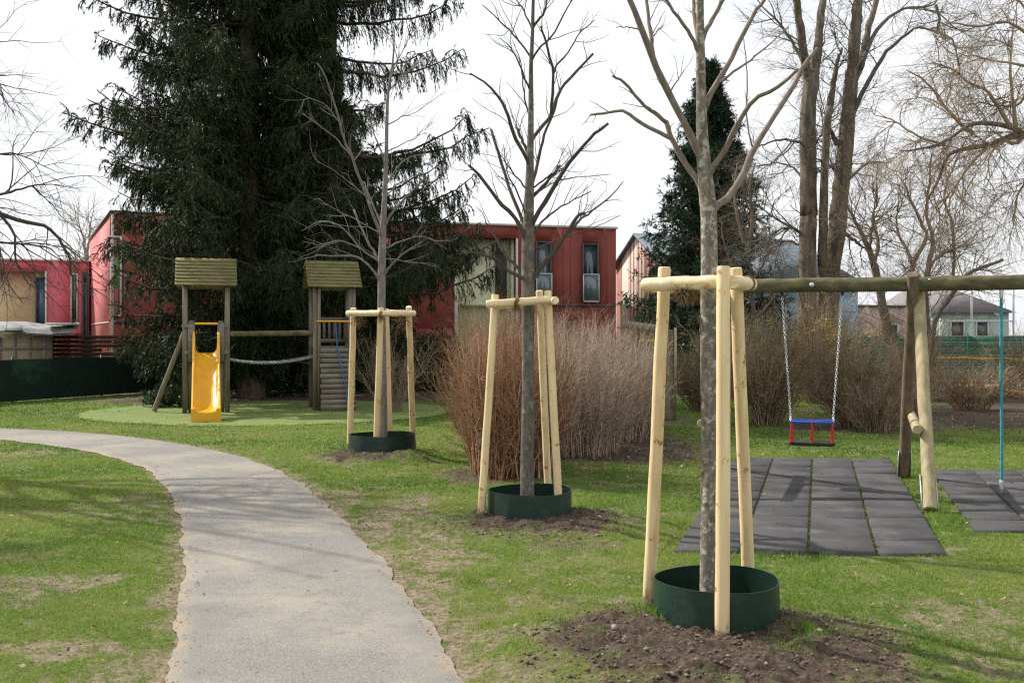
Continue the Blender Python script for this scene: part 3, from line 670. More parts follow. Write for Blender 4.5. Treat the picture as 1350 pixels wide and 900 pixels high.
B = [(8,4,[(694,325),(684,295),(658,266),(633,233),(618,218)]),(6,4.5,[(694,305),(687,287),(673,253),(658,204),(647,171)]),
 (7,2.5,[(698,222),(695,210),(678,178),(667,147),(659,130),(640,109),(620,98)]),(5,5,[(698,210),(693,195),(687,182),(681,167)]),
 (3,1.5,[(697,252),(675,226),(660,204)]),(3.5,1.5,[(700,76),(680,49),(658,27),(636,7)]),(3,1.2,[(699,120),(685,85),(672,62),(658,49)]),
 (6.5,4,[(700,188),(708,174),(724,155),(738,120),(755,100),(782,71)]),(5.5,3,[(727,150),(728,130),(729,93),(720,58),(713,35)]),
 (5.5,3.5,[(701,245),(707,222),(713,195),(720,171),(729,151),(735,129)]),(7.5,4.5,[(700,300),(712,276),(729,249),(746,222),(769,193),(782,178),(802,163)]),
 (5.5,5,[(700,262),(715,246),(729,231),(738,218)]),(3,2,[(702,248),(729,229),(746,221)]),(4,1.5,[(702,308),(715,292),(729,280),(755,264),(780,252)]),
 (8,5,[(700,375),(711,355),(733,329),(751,302),(762,284),(772,281)]),(4.5,1.5,[(756,302),(764,290),(778,280),(809,255),(821,240)]),
 (7,2.5,[(698,372),(685,364),(667,355),(658,344),(636,335),(609,331)]),(6,2.5,[(696,372),(680,350),(667,337),(653,311),(640,293)]),
 (3.5,1.5,[(701,80),(712,62),(727,49),(742,22),(753,0),(758,-30)]),(3.5,1.5,[(729,98),(735,85),(751,67),(764,44),(784,27)]),(4,2,[(703,36),(716,18),(721,0),(724,-40)]),
 (3,1.5,[(702,40),(690,14),(680,0),(672,-20)]),(2,1,[(704,256),(728,242),(751,235),(804,230)]),(2.4,1,[(704,330),(745,312),(778,302),(818,284)]),
 (3,1,[(696,290),(680,250),(668,225),(664,190)]),(3,1,[(699,160),(690,120),(686,80),(676,55)])]
traced('young_tree', 'middle young tree, dark bare branches against the sky, front of red-brown bush', B2, 9.0,
    [(695,655,19),(695,600,18),(696,540,17),(696,470,16.5),(696,395,17),(696,355,18),(696,311,15.5),(698,249,12.5),(699,200,9.5),(700,147,7.5),(700,89,5.8),(702,44,5),(703,0,4.2),(706,-60,3)],
    [(a*.88, b*.8, c) for a, b, c in B], M['bark_mid'], M['twig_dark'], [(5,.15,.55,(20,50),.3,.0045,.15)])
B = [(6.5,2,[(504,320),(500,304),(484,260),(466,212),(454,184),(444,148),(428,100),(418,84)]),(5,3.5,[(503,350),(496,338),(482,312),(466,276)]),
 (6,2,[(502,372),(496,362),(484,348),(468,338),(440,337),(416,336)]),(4,1.2,[(500,345),(476,328),(452,300),(424,292),(398,304)]),(5,3.5,[(506,300),(516,282),(532,264),(548,248),(560,236)]),
 (3.5,1.2,[(508,245),(516,232),(528,216),(545,206),(564,202)]),(5,2.5,[(504,368),(512,354),(532,334),(556,319)]),(4,2,[(505,305),(496,280),(484,252),(480,240)]),
 (3,1.2,[(511,125),(516,100),(524,80),(516,56)]),(3,1,[(511,122),(522,110),(540,92),(556,76)]),(2.5,1.2,[(511,124),(498,110),(494,98)]),(2.4,.8,[(510,165),(530,154),(548,148),(588,120)]),
 (3.5,1.2,[(509,225),(502,200),(492,172),(482,140)]),(2.5,.8,[(466,214),(476,198),(479,180)]),(2.5,.8,[(446,160),(430,140),(405,130),(396,145)]),(2.6,.8,[(462,205),(440,180),(420,165),(400,150)]),
 (2.6,.8,[(486,262),(460,240),(440,225),(415,210)]),(3,1,[(504,330),(530,318),(560,312),(590,330)]),(3,.8,[(480,330),(450,318),(420,322),(400,318)]),(2.8,.8,[(508,260),(530,240),(560,245),(590,225)]),
 (2.4,.8,[(509,200),(530,190),(550,180),(570,160)]),(2.5,.8,[(505,310),(470,290),(440,275),(420,262)]),(2.4,.8,[(517,90),(530,70),(540,48)]),(2.2,.8,[(503,340),(540,345),(580,352)])]
traced('young_tree', 'farthest young tree with pale twiggy crown in front of spruces', B3, 13.9,
    [(505,590,11.5),(505,530,11),(504,470,10.5),(503,400,10.5),(504,328,10),(506,280,7.5),(509,220,5.5),(510,160,4.5),(512,120,3.5),(518,80,2.4),(520,40,1.6)],
    [(a*.72, b*.7, c) for a, b, c in B], M['bark_pale'], M['bark_pale'], [(6,.2,.7,(20,50),.3,.0045,.15)])

# ------------------------------------------------------------------ swing frame
UX = np.array([.956, -.292, 0]); VX = np.array([.27, .963, 0])      # along the beam, across it
JA = np.array([4.31, 10.65, 2.235])
def aframe(parent, J):
    nj = np.array([J[0], J[1], 0])
    fb = nj+np.array([-.31, -1.15, 0]); rb = nj+np.array([.36, 1.2, 0])
    mb = MB(); logmesh(mb, fb+(0, 0, .02), J+np.array([.10, .13, -.02])-(0, 0, .03), .064, .062, K=14); fix_smooth(mb.build('leg', M['leg_pale'], parent, True))
    mb = MB(); logmesh(mb, rb+(0, 0, .02), J+np.array([-.06, -.135, .10]), .066, .060, K=14); fix_smooth(mb.build('leg', M['leg_brown'], parent, True))
    a = fb+(J-fb)*.34+np.array([-.12, -.12, .0]); b = rb+(J-rb)*.34+np.array([.10, .12, 0]); mb = MB(); logmesh(mb, a, b, .048, .048, K=8); fix_smooth(mb.build('cross_brace', M['leg_pale'], parent, True))
    for f, tp in ((fb, J), (rb, J)):
        mb = MB(); d = unit(tp-f)
        for s in (-1, 1):
            p0 = f+UX*s*.070-(0, 0, .03); mb.beam(p0, p0+d*.40, .055, .008, up=tuple(UX))
        mb.build('steel_shoe', M['galv'], parent)
def swing():
    t = thing('swing_frame', 'log swing frame with long mossy top beam and splayed legs', 'swing frame', (4.31, 10.65, 0))
    mb = MB(); logmesh(mb, JA-UX*2.35, JA+UX*3.6, .080, .079, K=30, sides=18, wob=.006); fix_smooth(mb.build('beam', M['oldlog'], t, True))
    for k in (-2.1, 0, 3.2):
        aframe(t, JA+UX*k)
    mb = MB(); c = JA-UX*1.05+np.array([-.025, -.085, .0]); tubes(mb, np.array([c, c+np.array([-.003, -.012, 0])]), np.array([.028, .024]), 12, cap=True); mb.build('bolt_cap', M['galv'], t); mb = MB()
    c = JA+UX*.12+np.array([-.0, -.08, .04]); tubes(mb, np.array([c, c+np.array([-.003, -.018, 0])]), np.array([.013, .013]), 10, cap=True)
    mb.build('bolt_cap', M['galv'], t)
    return t
swing()
def chain(mb, a, b, n, r=.0035, lw=.011):
    a = np.array(a); b = np.array(b); d = unit(b-a); L = np.linalg.norm(b-a)/n
    s1 = unit(np.cross(d, (0, 1, .1))); s2 = np.cross(d, s1)
    for k in range(n):
        c = a+(b-a)*((k+.5)/n); s = s1*.8+s2*.6 if k % 2 else s2*.8-s1*.6; s = unit(s)
        th = np.linspace(0, 2*math.pi, 11); e = L*.5+r*1.4
        pts = c+s*(np.cos(th)*lw)[:, None]+d*(np.sign(np.sin(th))*np.abs(np.sin(th))**.6*e)[:, None]
        tubes(mb, pts, np.full(11, r), 5)
def swing_seat():
    q = JA-UX*1.05; cx, cy = q[0], q[1]
    t = thing('bucket_swing', 'toddler swing seat with blue top bar, red posts and black board', 'swing', (cx, cy, .5))
    hw = .225; zt = .735; zb = .50
    def W(u, v, z): p = np.array([cx, cy, 0])+UX*u+np.array([-UX[1], UX[0], 0])*v; return np.array([p[0], p[1], z])
    mb = MB(); n = 20   # rounded black board
    out = []
    for k in range(28):
        a = 2*math.pi*k/28; ca, sa = math.cos(a), math.sin(a)
        out.append((math.copysign(abs(ca)**.5, ca)*(hw+.022), math.copysign(abs(sa)**.5, sa)*.14))
    V = [W(u*.97, v*.97, zb-.022) for u, v in out]+[W(u, v, zb-.012) for u, v in out]+[W(u, v, zb+.006) for u, v in out]+[W(u*.96, v*.94, zb+.014) for u, v in out]
    m = 28; F = [(l*m+k, l*m+(k+1) % m, (l+1)*m+(k+1) % m, (l+1)*m+k) for l in range(3) for k in range(m)]
    mb.add(V, F); mb.ng.append(list(range(m))[::-1]); mb.ng.append([3*m+k for k in range(m)]); fix_smooth(mb.build('seat', M['black'], t, True))
    mb = MB()
    for pts in ([(-hw, -.11), (hw, -.11)], [(-hw, .11), (hw, .11)], [(-hw, -.11), (-hw, .11)], [(hw, -.11), (hw, .11)]):
        logmesh(mb, W(*pts[0], zt), W(*pts[1], zt), .016, .016, K=6, sides=10, wob=0)
    fix_smooth(mb.build('top_bar', M['blue'], t, True))
    for (u, v) in ((-hw+.01, -.11), (0, -.115), (hw-.01, -.11), (-hw+.01, .11), (hw-.01, .11)):
        mb = MB(); logmesh(mb, W(u, v, zb+.005), W(u, v, zt+.01), .015, .013, K=5, sides=10, wob=0); logmesh(mb, W(u, v, zb+.01), W(u, v, zb+.035), .021, .021, K=3, sides=10, wob=0); fix_smooth(mb.build('post', M['red'], t, True))
    for s in (-1, 1):
        top = W(s*.318, 0, JA[2]-.10); mb = MB(); j = W(s*hw, 0, zt+.05)
        chain(mb, top, j, 46); chain(mb, j, W(s*hw, -.11, zt+.01), 3); chain(mb, j, W(s*hw, .11, zt+.01), 3)
        mb.build('chain', M['chain'], t, True)
        mb = MB(); c = W(s*.318, 0, JA[2]-.075); tubes(mb, np.array([c+(0, 0, .03), c, c-(0, 0, .045)]), np.array([.02, .02, .012]), 8, cap=True); mb.build('hanger', M['black'], t, True)
swing_seat()
def rope():
    q = JA+UX*.85; t = thing('climbing_rope', 'teal rope hanging from the swing beam over the right mat', 'rope', (q[0], q[1], .05))
    mb = MB(); K = 60; z = np.linspace(JA[2]-.09, .16, K); pts = np.stack([q[0]+.004*np.sin(z*3), np.full(K, q[1]), z], 1)
    tubes(mb, pts, np.full(K, .0155)+.002*np.sin(np.arange(K)*2.), 10); mb.build('rope_strand', M['rope'], t, True)
    mb = MB(); logmesh(mb, (q[0], q[1], .17), (q[0], q[1], .06), .021, .021, K=4, sides=12, wob=0); logmesh(mb, (q[0], q[1], .06), (q[0], q[1], .035), .008, .008, K=3, sides=8, wob=0); mb.build('end_ferrule', M['galv'], t, True)
    mb = MB(); logmesh(mb, (q[0], q[1], JA[2]-.07), (q[0], q[1], JA[2]-.17), .02, .018, K=4, sides=12, wob=0); mb.build('top_ferrule', M['galv'], t, True)
rope()

# ------------------------------------------------------------------ play structure
def play():
    A = R(17); O = np.array([-6.60, 21.45]); ux = np.array([math.cos(A), math.sin(A)]); vx = np.array([-math.sin(A), math.cos(A)])
    def fr(u, v, z): q = O+ux*u+vx*v; return np.array([q[0], q[1], z])
    t = thing('play_structure', 'twin-tower wooden play structure with yellow slide, log bridge and mossy roofs', 'play structure', (O[0], O[1], 0))
    def tower(u0, hw, dp, rw, platform):
        for (a, b) in ((-hw, 0), (hw, 0), (-hw, dp), (hw, dp)):
            mb = MB(); mb.obox(fr, u0+a-.05, u0+a+.05, b-.05, b+.05, 0, 2.84 if True else 0); mb.build('post', M['greypost'], t)
        mb = MB(); n = 8; ridge = 3.36; eave = 2.74; ov = .17; mid = dp/2
        for s in (-1, 1):
            half = mid+ov
            for k in range(n):
                f0, f1 = k/n, (k+1)/n+.02
                v0 = mid+s*half*f0; v1 = mid+s*half*f1; z0 = ridge-(ridge-eave)*f0; z1 = ridge-(ridge-eave)*f1
                a0 = fr(u0-rw, v0, z0+.005); a1 = fr(u0+rw, v0, z0+.005); b0 = fr(u0-rw, v1, z1+.03); b1 = fr(u0+rw, v1, z1+.03)
                dz = np.array([0, 0, -.022]); V = [a0, a1, b1, b0, a0+dz, a1+dz, b1+dz, b0+dz]
                mb.add(V, [(0,3,2,1),(4,5,6,7),(0,1,5,4),(1,2,6,5),(2,3,7,6),(3,0,4,7)])
        roof = mb.build('roof', M['roofwood'], t)
        mb = MB()
        for s in (-1, 1):
            u = u0+s*(hw+.06); q = [fr(u, -.12, 2.78), fr(u, dp+.12, 2.78), fr(u, mid, 3.29)]; q2 = [p+np.append(ux*.02*s, 0) for p in q]
            mb.poly(q+q2, [[0,1,2],[5,4,3],[0,3,4,1],[1,4,5,2],[2,5,3,0]])
        for v in (0, dp): mb.obox(fr, u0-hw-.052, u0+hw+.052, v-.02, v+.02, 2.70, 2.80)
        mb.build('gable', M['greypost'], t)
        mb = MB()
        for k in range(7): mb.obox(fr, u0-hw+.0, u0+hw-.0, -.03+k*(dp+.06)/7+.004, -.03+(k+1)*(dp+.06)/7-.004, platform-.04, platform)
        for v in (.0, dp): mb.obox(fr, u0-hw, u0+hw, v-.025, v+.025, platform-.15, platform-.045)
        mb.build('platform', M['greywood'], t)
        def rail(ua, va, ub, vb, sl=6):
            mb = MB(); a = fr(ua, va, 0); b = fr(ub, vb, 0)
            for z in (platform+.12, platform+.62): mb.beam(a+(0,0,z), b+(0,0,z), .035, .09)
            for k in range(sl):
                f = (k+.5)/sl; c = a+(b-a)*f; mb.beam(c+(0,0,platform+.08), c+(0,0,platform+.60), .02, .055, up=(b-a)/np.linalg.norm(b-a))
            mb.build('railing', M['greywood'], t)
        return rail
    # left tower
    hw = .44; r = tower(0, hw, .95, .64, 1.28)
    r(-hw, 0, -hw, .95)
    for s in (-1, 1):
        mb = MB(); ua = .20*1; a0, a1 = sorted((s*.23, s*.37)); mb.obox(fr, a0, a1, -.09, -.06, 1.10, 1.94); mb.obox(fr, a0+.02, a1-.02, -.092, -.058, 1.94, 1.98); mb.build('entry_board', M['greywood'], t)
        mb = MB(); mb.obox(fr, s*.39-.06, s*.39+.06, -.075, -.045, 1.25, 1.33); mb.build('entry_brace', M['greywood'], t); mb = MB(); mb.obox(fr, s*.39-.06, s*.39+.06, -.075, -.045, 1.82, 1.90); mb.build('entry_brace', M['greywood'], t)
    mb = MB(); logmesh(mb, fr(-.24, -.11, 1.92), fr(.24, -.11, 1.92), .024, .024, K=4, sides=10, wob=0); mb.build('grab_bar', M['yellow_bar'], t, True)
    for s in (-1, 1):
        mb = MB(); mb.obox(fr, s*.33-.04, s*.33+.04, .02, .06, 0, 1.12); mb.build('support_post', M['greypost'], t)
    # slide: lofted trough
    sec = []; 
    prof = [(-.10,1.29,.46),(-.22,1.275,.42),(-.36,1.20,.26),(-.55,1.07,.19),(-.9,.83,.17),(-1.3,.56,.17),(-1.65,.33,.17),(-1.85,.235,.16),(-2.0,.20,.14),(-2.2,.185,.10),(-2.34,.18,.07)]
    wsc = .245
    def section(zf, h):
        w = wsc; pts = [(-w-.035, zf+h-.03), (-w-.03, zf+h), (-w-.005, zf+h+.008), (-w+.015, zf+h-.01), (-w+.03, zf+.09), (-w+.075, zf+.02), (-w+.14, zf), (0, zf-.006)]
        pts = pts+[(-a, b) for a, b in pts[-2::-1]]
        return pts
    V = []; sps = spline(prof, 40)
    for (v, zf, h) in sps:
        for (u, z) in section(zf, h): V.append(fr(u, v, z))
        zb = max(.0, zf-.035)
        if v < -1.75: zb = max(0.0, (zf-.035)*(1-min(1, (-1.75-v)/.12)))
        for (u, z) in ((wsc+.035, zb), (-wsc-.035, zb)): V.append(fr(u, v, z))
    m = 17; n = len(sps)
    mb = MB(); mb.add(V, [(k*m+j, k*m+(j+1) % m, (k+1)*m+(j+1) % m, (k+1)*m+j) for k in range(n-1) for j in range(m)])
    mb.ng.append(list(range(m))[::-1]); mb.ng.append([(n-1)*m+j for j in range(m)])
    fix_smooth(mb.build('slide', M['yellow'], t, True), 50)
    # brace
    mb = MB(); logmesh(mb, fr(-hw-.02, .1, 1.72), np.array([-7.78, 21.6, .03]), .05, .055, K=8); fix_smooth(mb.build('brace', M['greypost'], t, True))
    # right tower
    u2 = 2.74; r = tower(u2, .42, .95, .60, 1.42)
    r(u2-.42, .95, u2+.42, .95, 7); r(u2+.42, 0, u2+.42, .95)
    for s in (-1, 1):
        mb = MB(); a0, a1 = sorted((s*.31, s*.375)); mb.obox(fr, u2+a0, u2+a1, -.085, -.053, .0, 2.75); mb.build('post', M['greypost'], t)
    # inclined board wall
    mb = MB(); nb = 12; z0, z1 = .04, 1.40
    for k in range(nb):
        f0, f1 = k/nb, (k+1)/nb-.012; va, vb = -.42+.28*f0, -.42+.28*f1; za, zb = z0+(z1-z0)*f0, z0+(z1-z0)*f1
        V = [fr(u2+u, v, z) for (v, z) in ((va, za), (vb, zb), (vb+.03, zb), (va+.03, za)) for u in (-.34+.02*(k % 2), .44-.06*f0)]
        mb.add(V, [(0,1,3,2),(2,3,5,4),(4,5,7,6),(6,7,1,0),(0,2,4,6),(1,7,5,3)])
    mb.build('climbing_wall', M['greywood'], t)
    mb = MB(); logmesh(mb, fr(u2-.40, -.10, 1.98), fr(u2+.42, -.10, 1.98), .018, .018, K=4, sides=8, wob=0); mb.build('grab_bar', M['yellow_bar'], t, True)
    mb = MB(); pts = spline([fr(u2+.02, -.10, 1.96), fr(u2+.05, -.16, 1.42), fr(u2+.14, -.33, .9), fr(u2+.26, -.47, .03)], 16); tubes(mb, pts, np.full(16, .013), 6); mb.build('climbing_rope', M['rope_blue'], t, True)
    # bridge: log rail and beaded chain walkway
    mb = MB(); logmesh(mb, fr(hw+.02, .05, 1.70), fr(u2-.42, .05, 1.72), .062, .062, K=12); fix_smooth(mb.build('bridge_log', M['oldlog'], t, True))
    mb = MB(); logmesh(mb, fr(hw+.02, .85, 1.70), fr(u2-.42, .85, 1.72), .062, .062, K=12); fix_smooth(mb.build('bridge_log', M['oldlog'], t, True))
    mb = MB(); ns = 22
    for k in range(ns):
        f = (k+.5)/ns; u = hw+.04+(u2-.42-hw-.08)*f; z = 1.13-.42*f*(1-f)*1.1+.05*f; mb.obox(fr, u-.026, u+.026, .12, .80, z-.02, z+.02)
    mb.build('bridge_planks', M['greywood'], t)
    for v in (.10, .82):
        mb = MB(); q = []
        for k in range(20):
            f = k/19; q.append(fr(hw+(u2-.42-hw)*f, v, 1.155-.42*f*(1-f)*1.1+.05*f))
        for a, b in zip(q[:-1], q[1:]): chain(mb, a, b, 2, .007, .018)
        mb.build('bridge_chain', M['galv'], t, True)
play()

# ------------------------------------------------------------------ conifers
def conifer(name, label, base, H, trunk_r, Lmax, z0, dens, mats, lat=34, nb=46, droop=.45, hang=-1.4, tipup=.5, blade=(.07,.14), bw=.018, power=.75, group=None, wide=None, latlen=(.35,.95), densup=.5, zfull=12.5, lean=0, extra=None):
    t = thing(name, label, 'tree', base, group); base = np.array(base, float)
    mb = MB(); K = 24; zz = np.linspace(0, H, K); pts = np.stack([base[0]+lean*zz+.05*np.sin(zz*.6), base[1]+.05*np.cos(zz*.5), base[2]+zz], 1)
    rr = trunk_r*(1-zz/H)**.8+.01; rr[0] *= 1.15; tubes(mb, pts, rr, 14); mb.build('trunk', M['bark_spruce'], t, True)
    n1 = int((min(H, zfull)-z0)*dens); z = list(rng.uniform(z0, min(H, zfull), n1))
    if H > zfull: z += list(rng.uniform(zfull, H*.98, int((H-zfull)*dens*densup)))
    if extra: z += list(rng.uniform(extra[0], extra[1], extra[2]))
    z = np.array(z); n = len(z); az = rng.uniform(0, 2*math.pi, n)
    if extra: az[-extra[2]:] = rng.uniform(extra[3], extra[4], extra[2])
    L = Lmax*np.clip(1-z/H, 0, 1)**power*rng.uniform(.68, 1.08, n)
    if wide is not None: L = L*wide(z, az)
    K = 9; s = np.linspace(0, 1, K)[None]
    d = np.stack([np.cos(az), np.sin(az)], 1)
    rel = z/H
    dz = L[:, None]*(-droop*(1.15-rel[:, None])*s+tipup*droop*s**2.5+.12*rel[:, None]*s)
    pz = z[:, None]+dz
    low = np.clip(.12-pz, 0, 9); pz = pz+low
    br = np.stack([base[0]+lean*z[:, None]+d[:, :1]*L[:, None]*s, base[1]+d[:, 1:]*L[:, None]*s, base[2]+pz], 2)
    br[:, 1:] += rng.normal(size=(n, K-1, 3))*.04
    rad = (.012+.012*L[:, None])*np.linspace(1, .2, K)[None]
    mw = MB(); tubes(mw, br, rad, 4)
    lp, lr = grow(br, rad, lat, .12, 1., latlen[0], latlen[1], (45, 85), hang, 5, .12, .006, .3, .45)
    lp2, lr2 = grow(lp, lr, 3, .1, .9, latlen[0]*.5, latlen[1]*.55, (35, 70), hang*.9, 4, .12, .004, .3, .3)
    for q in (lp, lp2): q[..., 2] = np.maximum(q[..., 2], .05)
    tubes(mw, lp, lr, 3); mw.build('branches', mats[0], t, True)
    mb = MB()
    def sprout(pp, k, fat=1.):
        m, Kk, _ = pp.shape; idx = np.repeat(np.arange(m), k); tt = rng.uniform(.05, 1, len(idx))*(Kk-1); i = np.clip(tt.astype(int), 0, Kk-2); u = (tt-i)[:, None]
        p = pp[idx, i]*(1-u)+pp[idx, i+1]*u; T = unit(pp[idx, i+1]-pp[idx, i])
        dd = unit(T*1.0+unit(rng.normal(size=p.shape))*.62+np.array([0, 0, -.15]))
        ll = rng.uniform(blade[0], blade[1], len(p)); r = np.hypot(p[:, 0]-base[0], p[:, 1]-base[1])
        tone = np.repeat(rng.normal(size=m)*.16, k)
        tint = np.clip(.42+tone+rng.normal(size=len(p))*.18+(tt/(Kk-1)-.5)*.35, 0, 1)  # random tone, plus lighter twig tips: sunlight painted into the needles
        blades(mb, p, dd, ll, np.full(len(p), bw*fat)*rng.uniform(.7, 1.3, len(p)), tint)
    for pp, k in ((lp, nb), (lp2, nb//3), (br, nb)):
        v = pp[:, 0, 2] < 12.3
        if v.any(): sprout(pp[v], k)
        if (~v).any(): sprout(pp[~v], max(3, k//5), 2.6)
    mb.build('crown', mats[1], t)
    print(name, n, mb.n//3)
    return t
left = lambda az: np.cos(az) < -.45
conifer('spruce', 'huge dark spruce on the left with foliage sweeping to the ground', (-6.9, 26.2, 0), 24, .32, 4.8, .9, 26, (M['bark_spruce'], M['needle']), lat=46, nb=46, droop=.42, hang=-1.9, tipup=.75, blade=(.06,.125), bw=.019, power=.40, latlen=(.35,.85),
    wide=lambda z, az: np.where((z < 3.2) & (np.sin(az) < .25) & ~left(az), .25, 1.0)*np.where((z < 7.) & left(az), .58+.052*z, 1.)*np.where(np.cos(az) > .5, .8, 1))
conifer('spruce', 'huge spruce behind the climbing tower, tall trunk, layered hanging boughs', (-5.0, 27.3, 0), 25, .29, 5.0, 2.2, 7., (M['bark_spruce'], M['needle']), lat=58, nb=42, blade=(.06,.12), bw=.018, droop=.25, power=.55, hang=-3.2, tipup=1.4, latlen=(.4, .95), extra=(3.0, 5.4, 20, -.75, .8),
    wide=lambda z, az: np.where(z < 2.9, .6, 1.0)*np.where((z > 3.5) & (np.sin(az) < -.25) & (np.abs(np.cos(az)) < .6), .35, 1))
conifer('fir_tree', 'narrow dark fir tree in front of the striped wooden house', (6.75, 34, 0), 10.8, .16, 3.5, .4, 40, (M['bark_spruce'], M['needle_b']), lat=24, nb=30, droop=.15, hang=-.35, tipup=.9, power=.8, latlen=(.2,.6), blade=(.06,.12), bw=.022)
conifer('spruce', 'shorter dark spruce farthest back, filling the gap between the two towers', (-6.3, 31.5, 0), 9.5, .2, 3.6, .3, 22, (M['bark_spruce'], M['needle']), lat=34, nb=26, droop=.4, hang=-1.3, blade=(.10,.18), bw=.032, power=.45)
# ------------------------------------------------------------------ shrubs
def shrub(name, label, base, rx, ry, H, nst, m, ntw=7, lean=.4, r0=.006, group=None, cat='shrub', sub=2, leaf=None, nleaf=0, flower=0, spread=.72, tw=(.2, .6), ang=(15, 55), up=.3, arch=0):
    t = thing(name, label, cat, base, group); b = np.array(base, float)
    n = nst; a = rng.uniform(0, 6.28, n); r = np.sqrt(rng.random(n)); x0 = b[0]+rx*spread*r*np.cos(a); y0 = b[1]+ry*spread*r*np.sin(a)
    out = np.stack([rx*r*np.cos(a), ry*r*np.sin(a)], 1)*(1-spread)
    K = 7; s = np.linspace(0, 1, K); hh = H*rng.uniform(.55, 1.05, n)*(1-.25*r)
    pts = np.empty((n, K, 3)); pts[..., 0] = x0[:, None]+out[:, :1]*s**1.3+rng.normal(size=(n, 1))*lean*s*H*.2; pts[..., 1] = y0[:, None]+out[:, 1:]*s**1.3+rng.normal(size=(n, 1))*lean*s*H*.2
    pts[..., 2] = b[2]+hh[:, None]*(s-arch*s**3)
    pts[:, 1:] += rng.normal(size=(n, K-1, 3))*.025*H/2
    rad = r0*rng.uniform(.6, 1.4, (n, 1))*np.linspace(1, .25, K)[None]
    tn = np.clip(rng.normal(.45, .25, n), 0, 1); mb = MB(); tubes(mb, pts, rad, 4, tint=tn)
    q, qr = grow(pts, rad, ntw, .15, 1, tw[0]*H/2, tw[1]*H/2, ang, up, 5, .20, r0*.55, .4, .4, .8); tn = np.clip(np.repeat(tn, ntw)+rng.normal(size=n*ntw)*.12, 0, 1); tubes(mb, q, qr, 3, tint=tn)
    if sub > 1: q2, qr2 = grow(q, qr, 3, .2, 1, tw[0]*.5*H/2, tw[1]*.5*H/2, (20, 50), up, 3, .2, r0*.35, .5, .3, .8); tubes(mb, q2, qr2, 3, tint=np.repeat(tn, 3))
    else: q2 = q
    mb.build('stems', m, t, True)
    if leaf is not None and nleaf:
        ml = MB(); f = q2.reshape(-1, 3); p = f[rng.integers(0, len(f), nleaf)]+rng.normal(size=(nleaf, 3))*.02
        blades(ml, p, unit(rng.normal(size=(nleaf, 3))+[0, 0, .3]), rng.uniform(.03, .07, nleaf), rng.uniform(.018, .035, nleaf), rng.random(nleaf)); ml.build('foliage', leaf, t)
    if flower:
        ml = MB(); f = q2.reshape(-1, 3); f = f[f[:, 2] > H*.4]; c = f[rng.integers(0, len(f), max(1, flower//25))]; p = np.repeat(c, 25, 0); p = p+rng.normal(size=p.shape)*.07
        blades(ml, p, unit(rng.normal(size=p.shape)), rng.uniform(.03, .05, len(p)), rng.uniform(.02, .035, len(p))); ml.build('blossom', M['yellow_flower'], t)
    return t
HG = 'bare shrubs forming the hedge'
shrub('bare_shrub', 'upright red-brown bare shrub right behind the middle stake frame', (.0,12.1,0), .72, .9, 2.15, 420, M['twig_red'], 8, .3, .0065, HG)
shrub('bare_shrub', 'loose reddish shrub at the left end of the hedge', (-.3,13.6,0), .6, .9, 2.25, 200, M['twig_red'], 7, .5, .006, HG, spread=.4)
shrub('bare_shrub', 'dense pinkish grey bare shrub in the middle of the hedge', (.85,14.3,0), .95, 1.1, 2.1, 420, M['twig_pink'], 9, .3, .006, HG)
shrub('bare_shrub', 'tan twiggy shrub right of centre in the hedge', (1.55,16.2,0), .9, 1.3, 2.1, 360, M['twig_pink'], 9, .35, .006, HG)
shrub('bare_shrub', 'brown arching shrub at the right end of the hedge', (2.05,17.6,0), .75, 1.3, 1.95, 300, M['stem_brown'], 9, .4, .006, HG, arch=.1)
shrub('bare_shrub', 'thin bare shrub at the back of the hedge, behind the pinkish one', (.3,17.5,0), 1.1, 1.4, 2.3, 260, M['twig_pink'], 7, .4, .006, HG)
SG = 'bare bushes beyond the swing'
shrub('twiggy_bush', 'olive-brown bush behind the left chain of the bucket swing', (4.75,18.6,0), .95, .8, 2.3, 200, M['stem_brown'], 9, .5, .007, SG, leaf=M['leafy'], nleaf=2600, spread=.3)
shrub('twiggy_bush', 'wide olive-brown bush between the bucket swing and the frame legs', (6.25,18.0,0), 1.15, .9, 1.85, 230, M['stem_brown'], 9, .5, .007, SG, leaf=M['leafy'], nleaf=2600, spread=.3)
shrub('twiggy_bush', 'dark low bush at the lawn edge under the right swing chain', (6.3,17.2,0), .7, .4, 1.0, 170, M['stem_brown'], 8, .5, .006, SG, spread=.4)
shrub('twiggy_bush', 'brown bush with yellow blossom seen through the big tree trunks', (7.6,24.2,0), 1.3, 1.0, 2.9, 220, M['stem_brown'], 9, .5, .009, SG, flower=900, spread=.35, leaf=M['leafy'], nleaf=1500)
shrub('twiggy_bush', 'greenish bush left of the swing behind the nearest trunk', (4.3,22.0,0), 1.1, .9, 1.7, 170, M['stem_brown'], 8, .6, .008, SG, leaf=M['leafy'], nleaf=3500, spread=.3)
shrub('twiggy_bush', 'tangled bush left of the fir foot', (5.9,26.5,0), 1.3, .9, 2.5, 180, M['stem_brown'], 8, .5, .009, SG, leaf=M['leafy'], nleaf=1600, spread=.3)
shrub('twiggy_bush', 'sprawling brown bush against green fence right of the frame legs', (10.3,22.3,0), 1.3, .9, 1.5, 130, M['stem_brown'], 9, .7, .009, SG, spread=.3, arch=.25)
shrub('twiggy_bush', 'sprawling bare bush at the right edge of the picture', (11.6,20.6,0), 1.1, .9, 1.35, 90, M['stem_brown'], 8, .8, .009, SG, spread=.25, arch=.3)
shrub('twiggy_bush', 'tall loose bare bush before the green fence, between frame legs and rope', (10.6,25.5,0), 1.5, 1.0, 2.6, 110, M['stem_brown'], 8, .8, .010, SG, spread=.25)
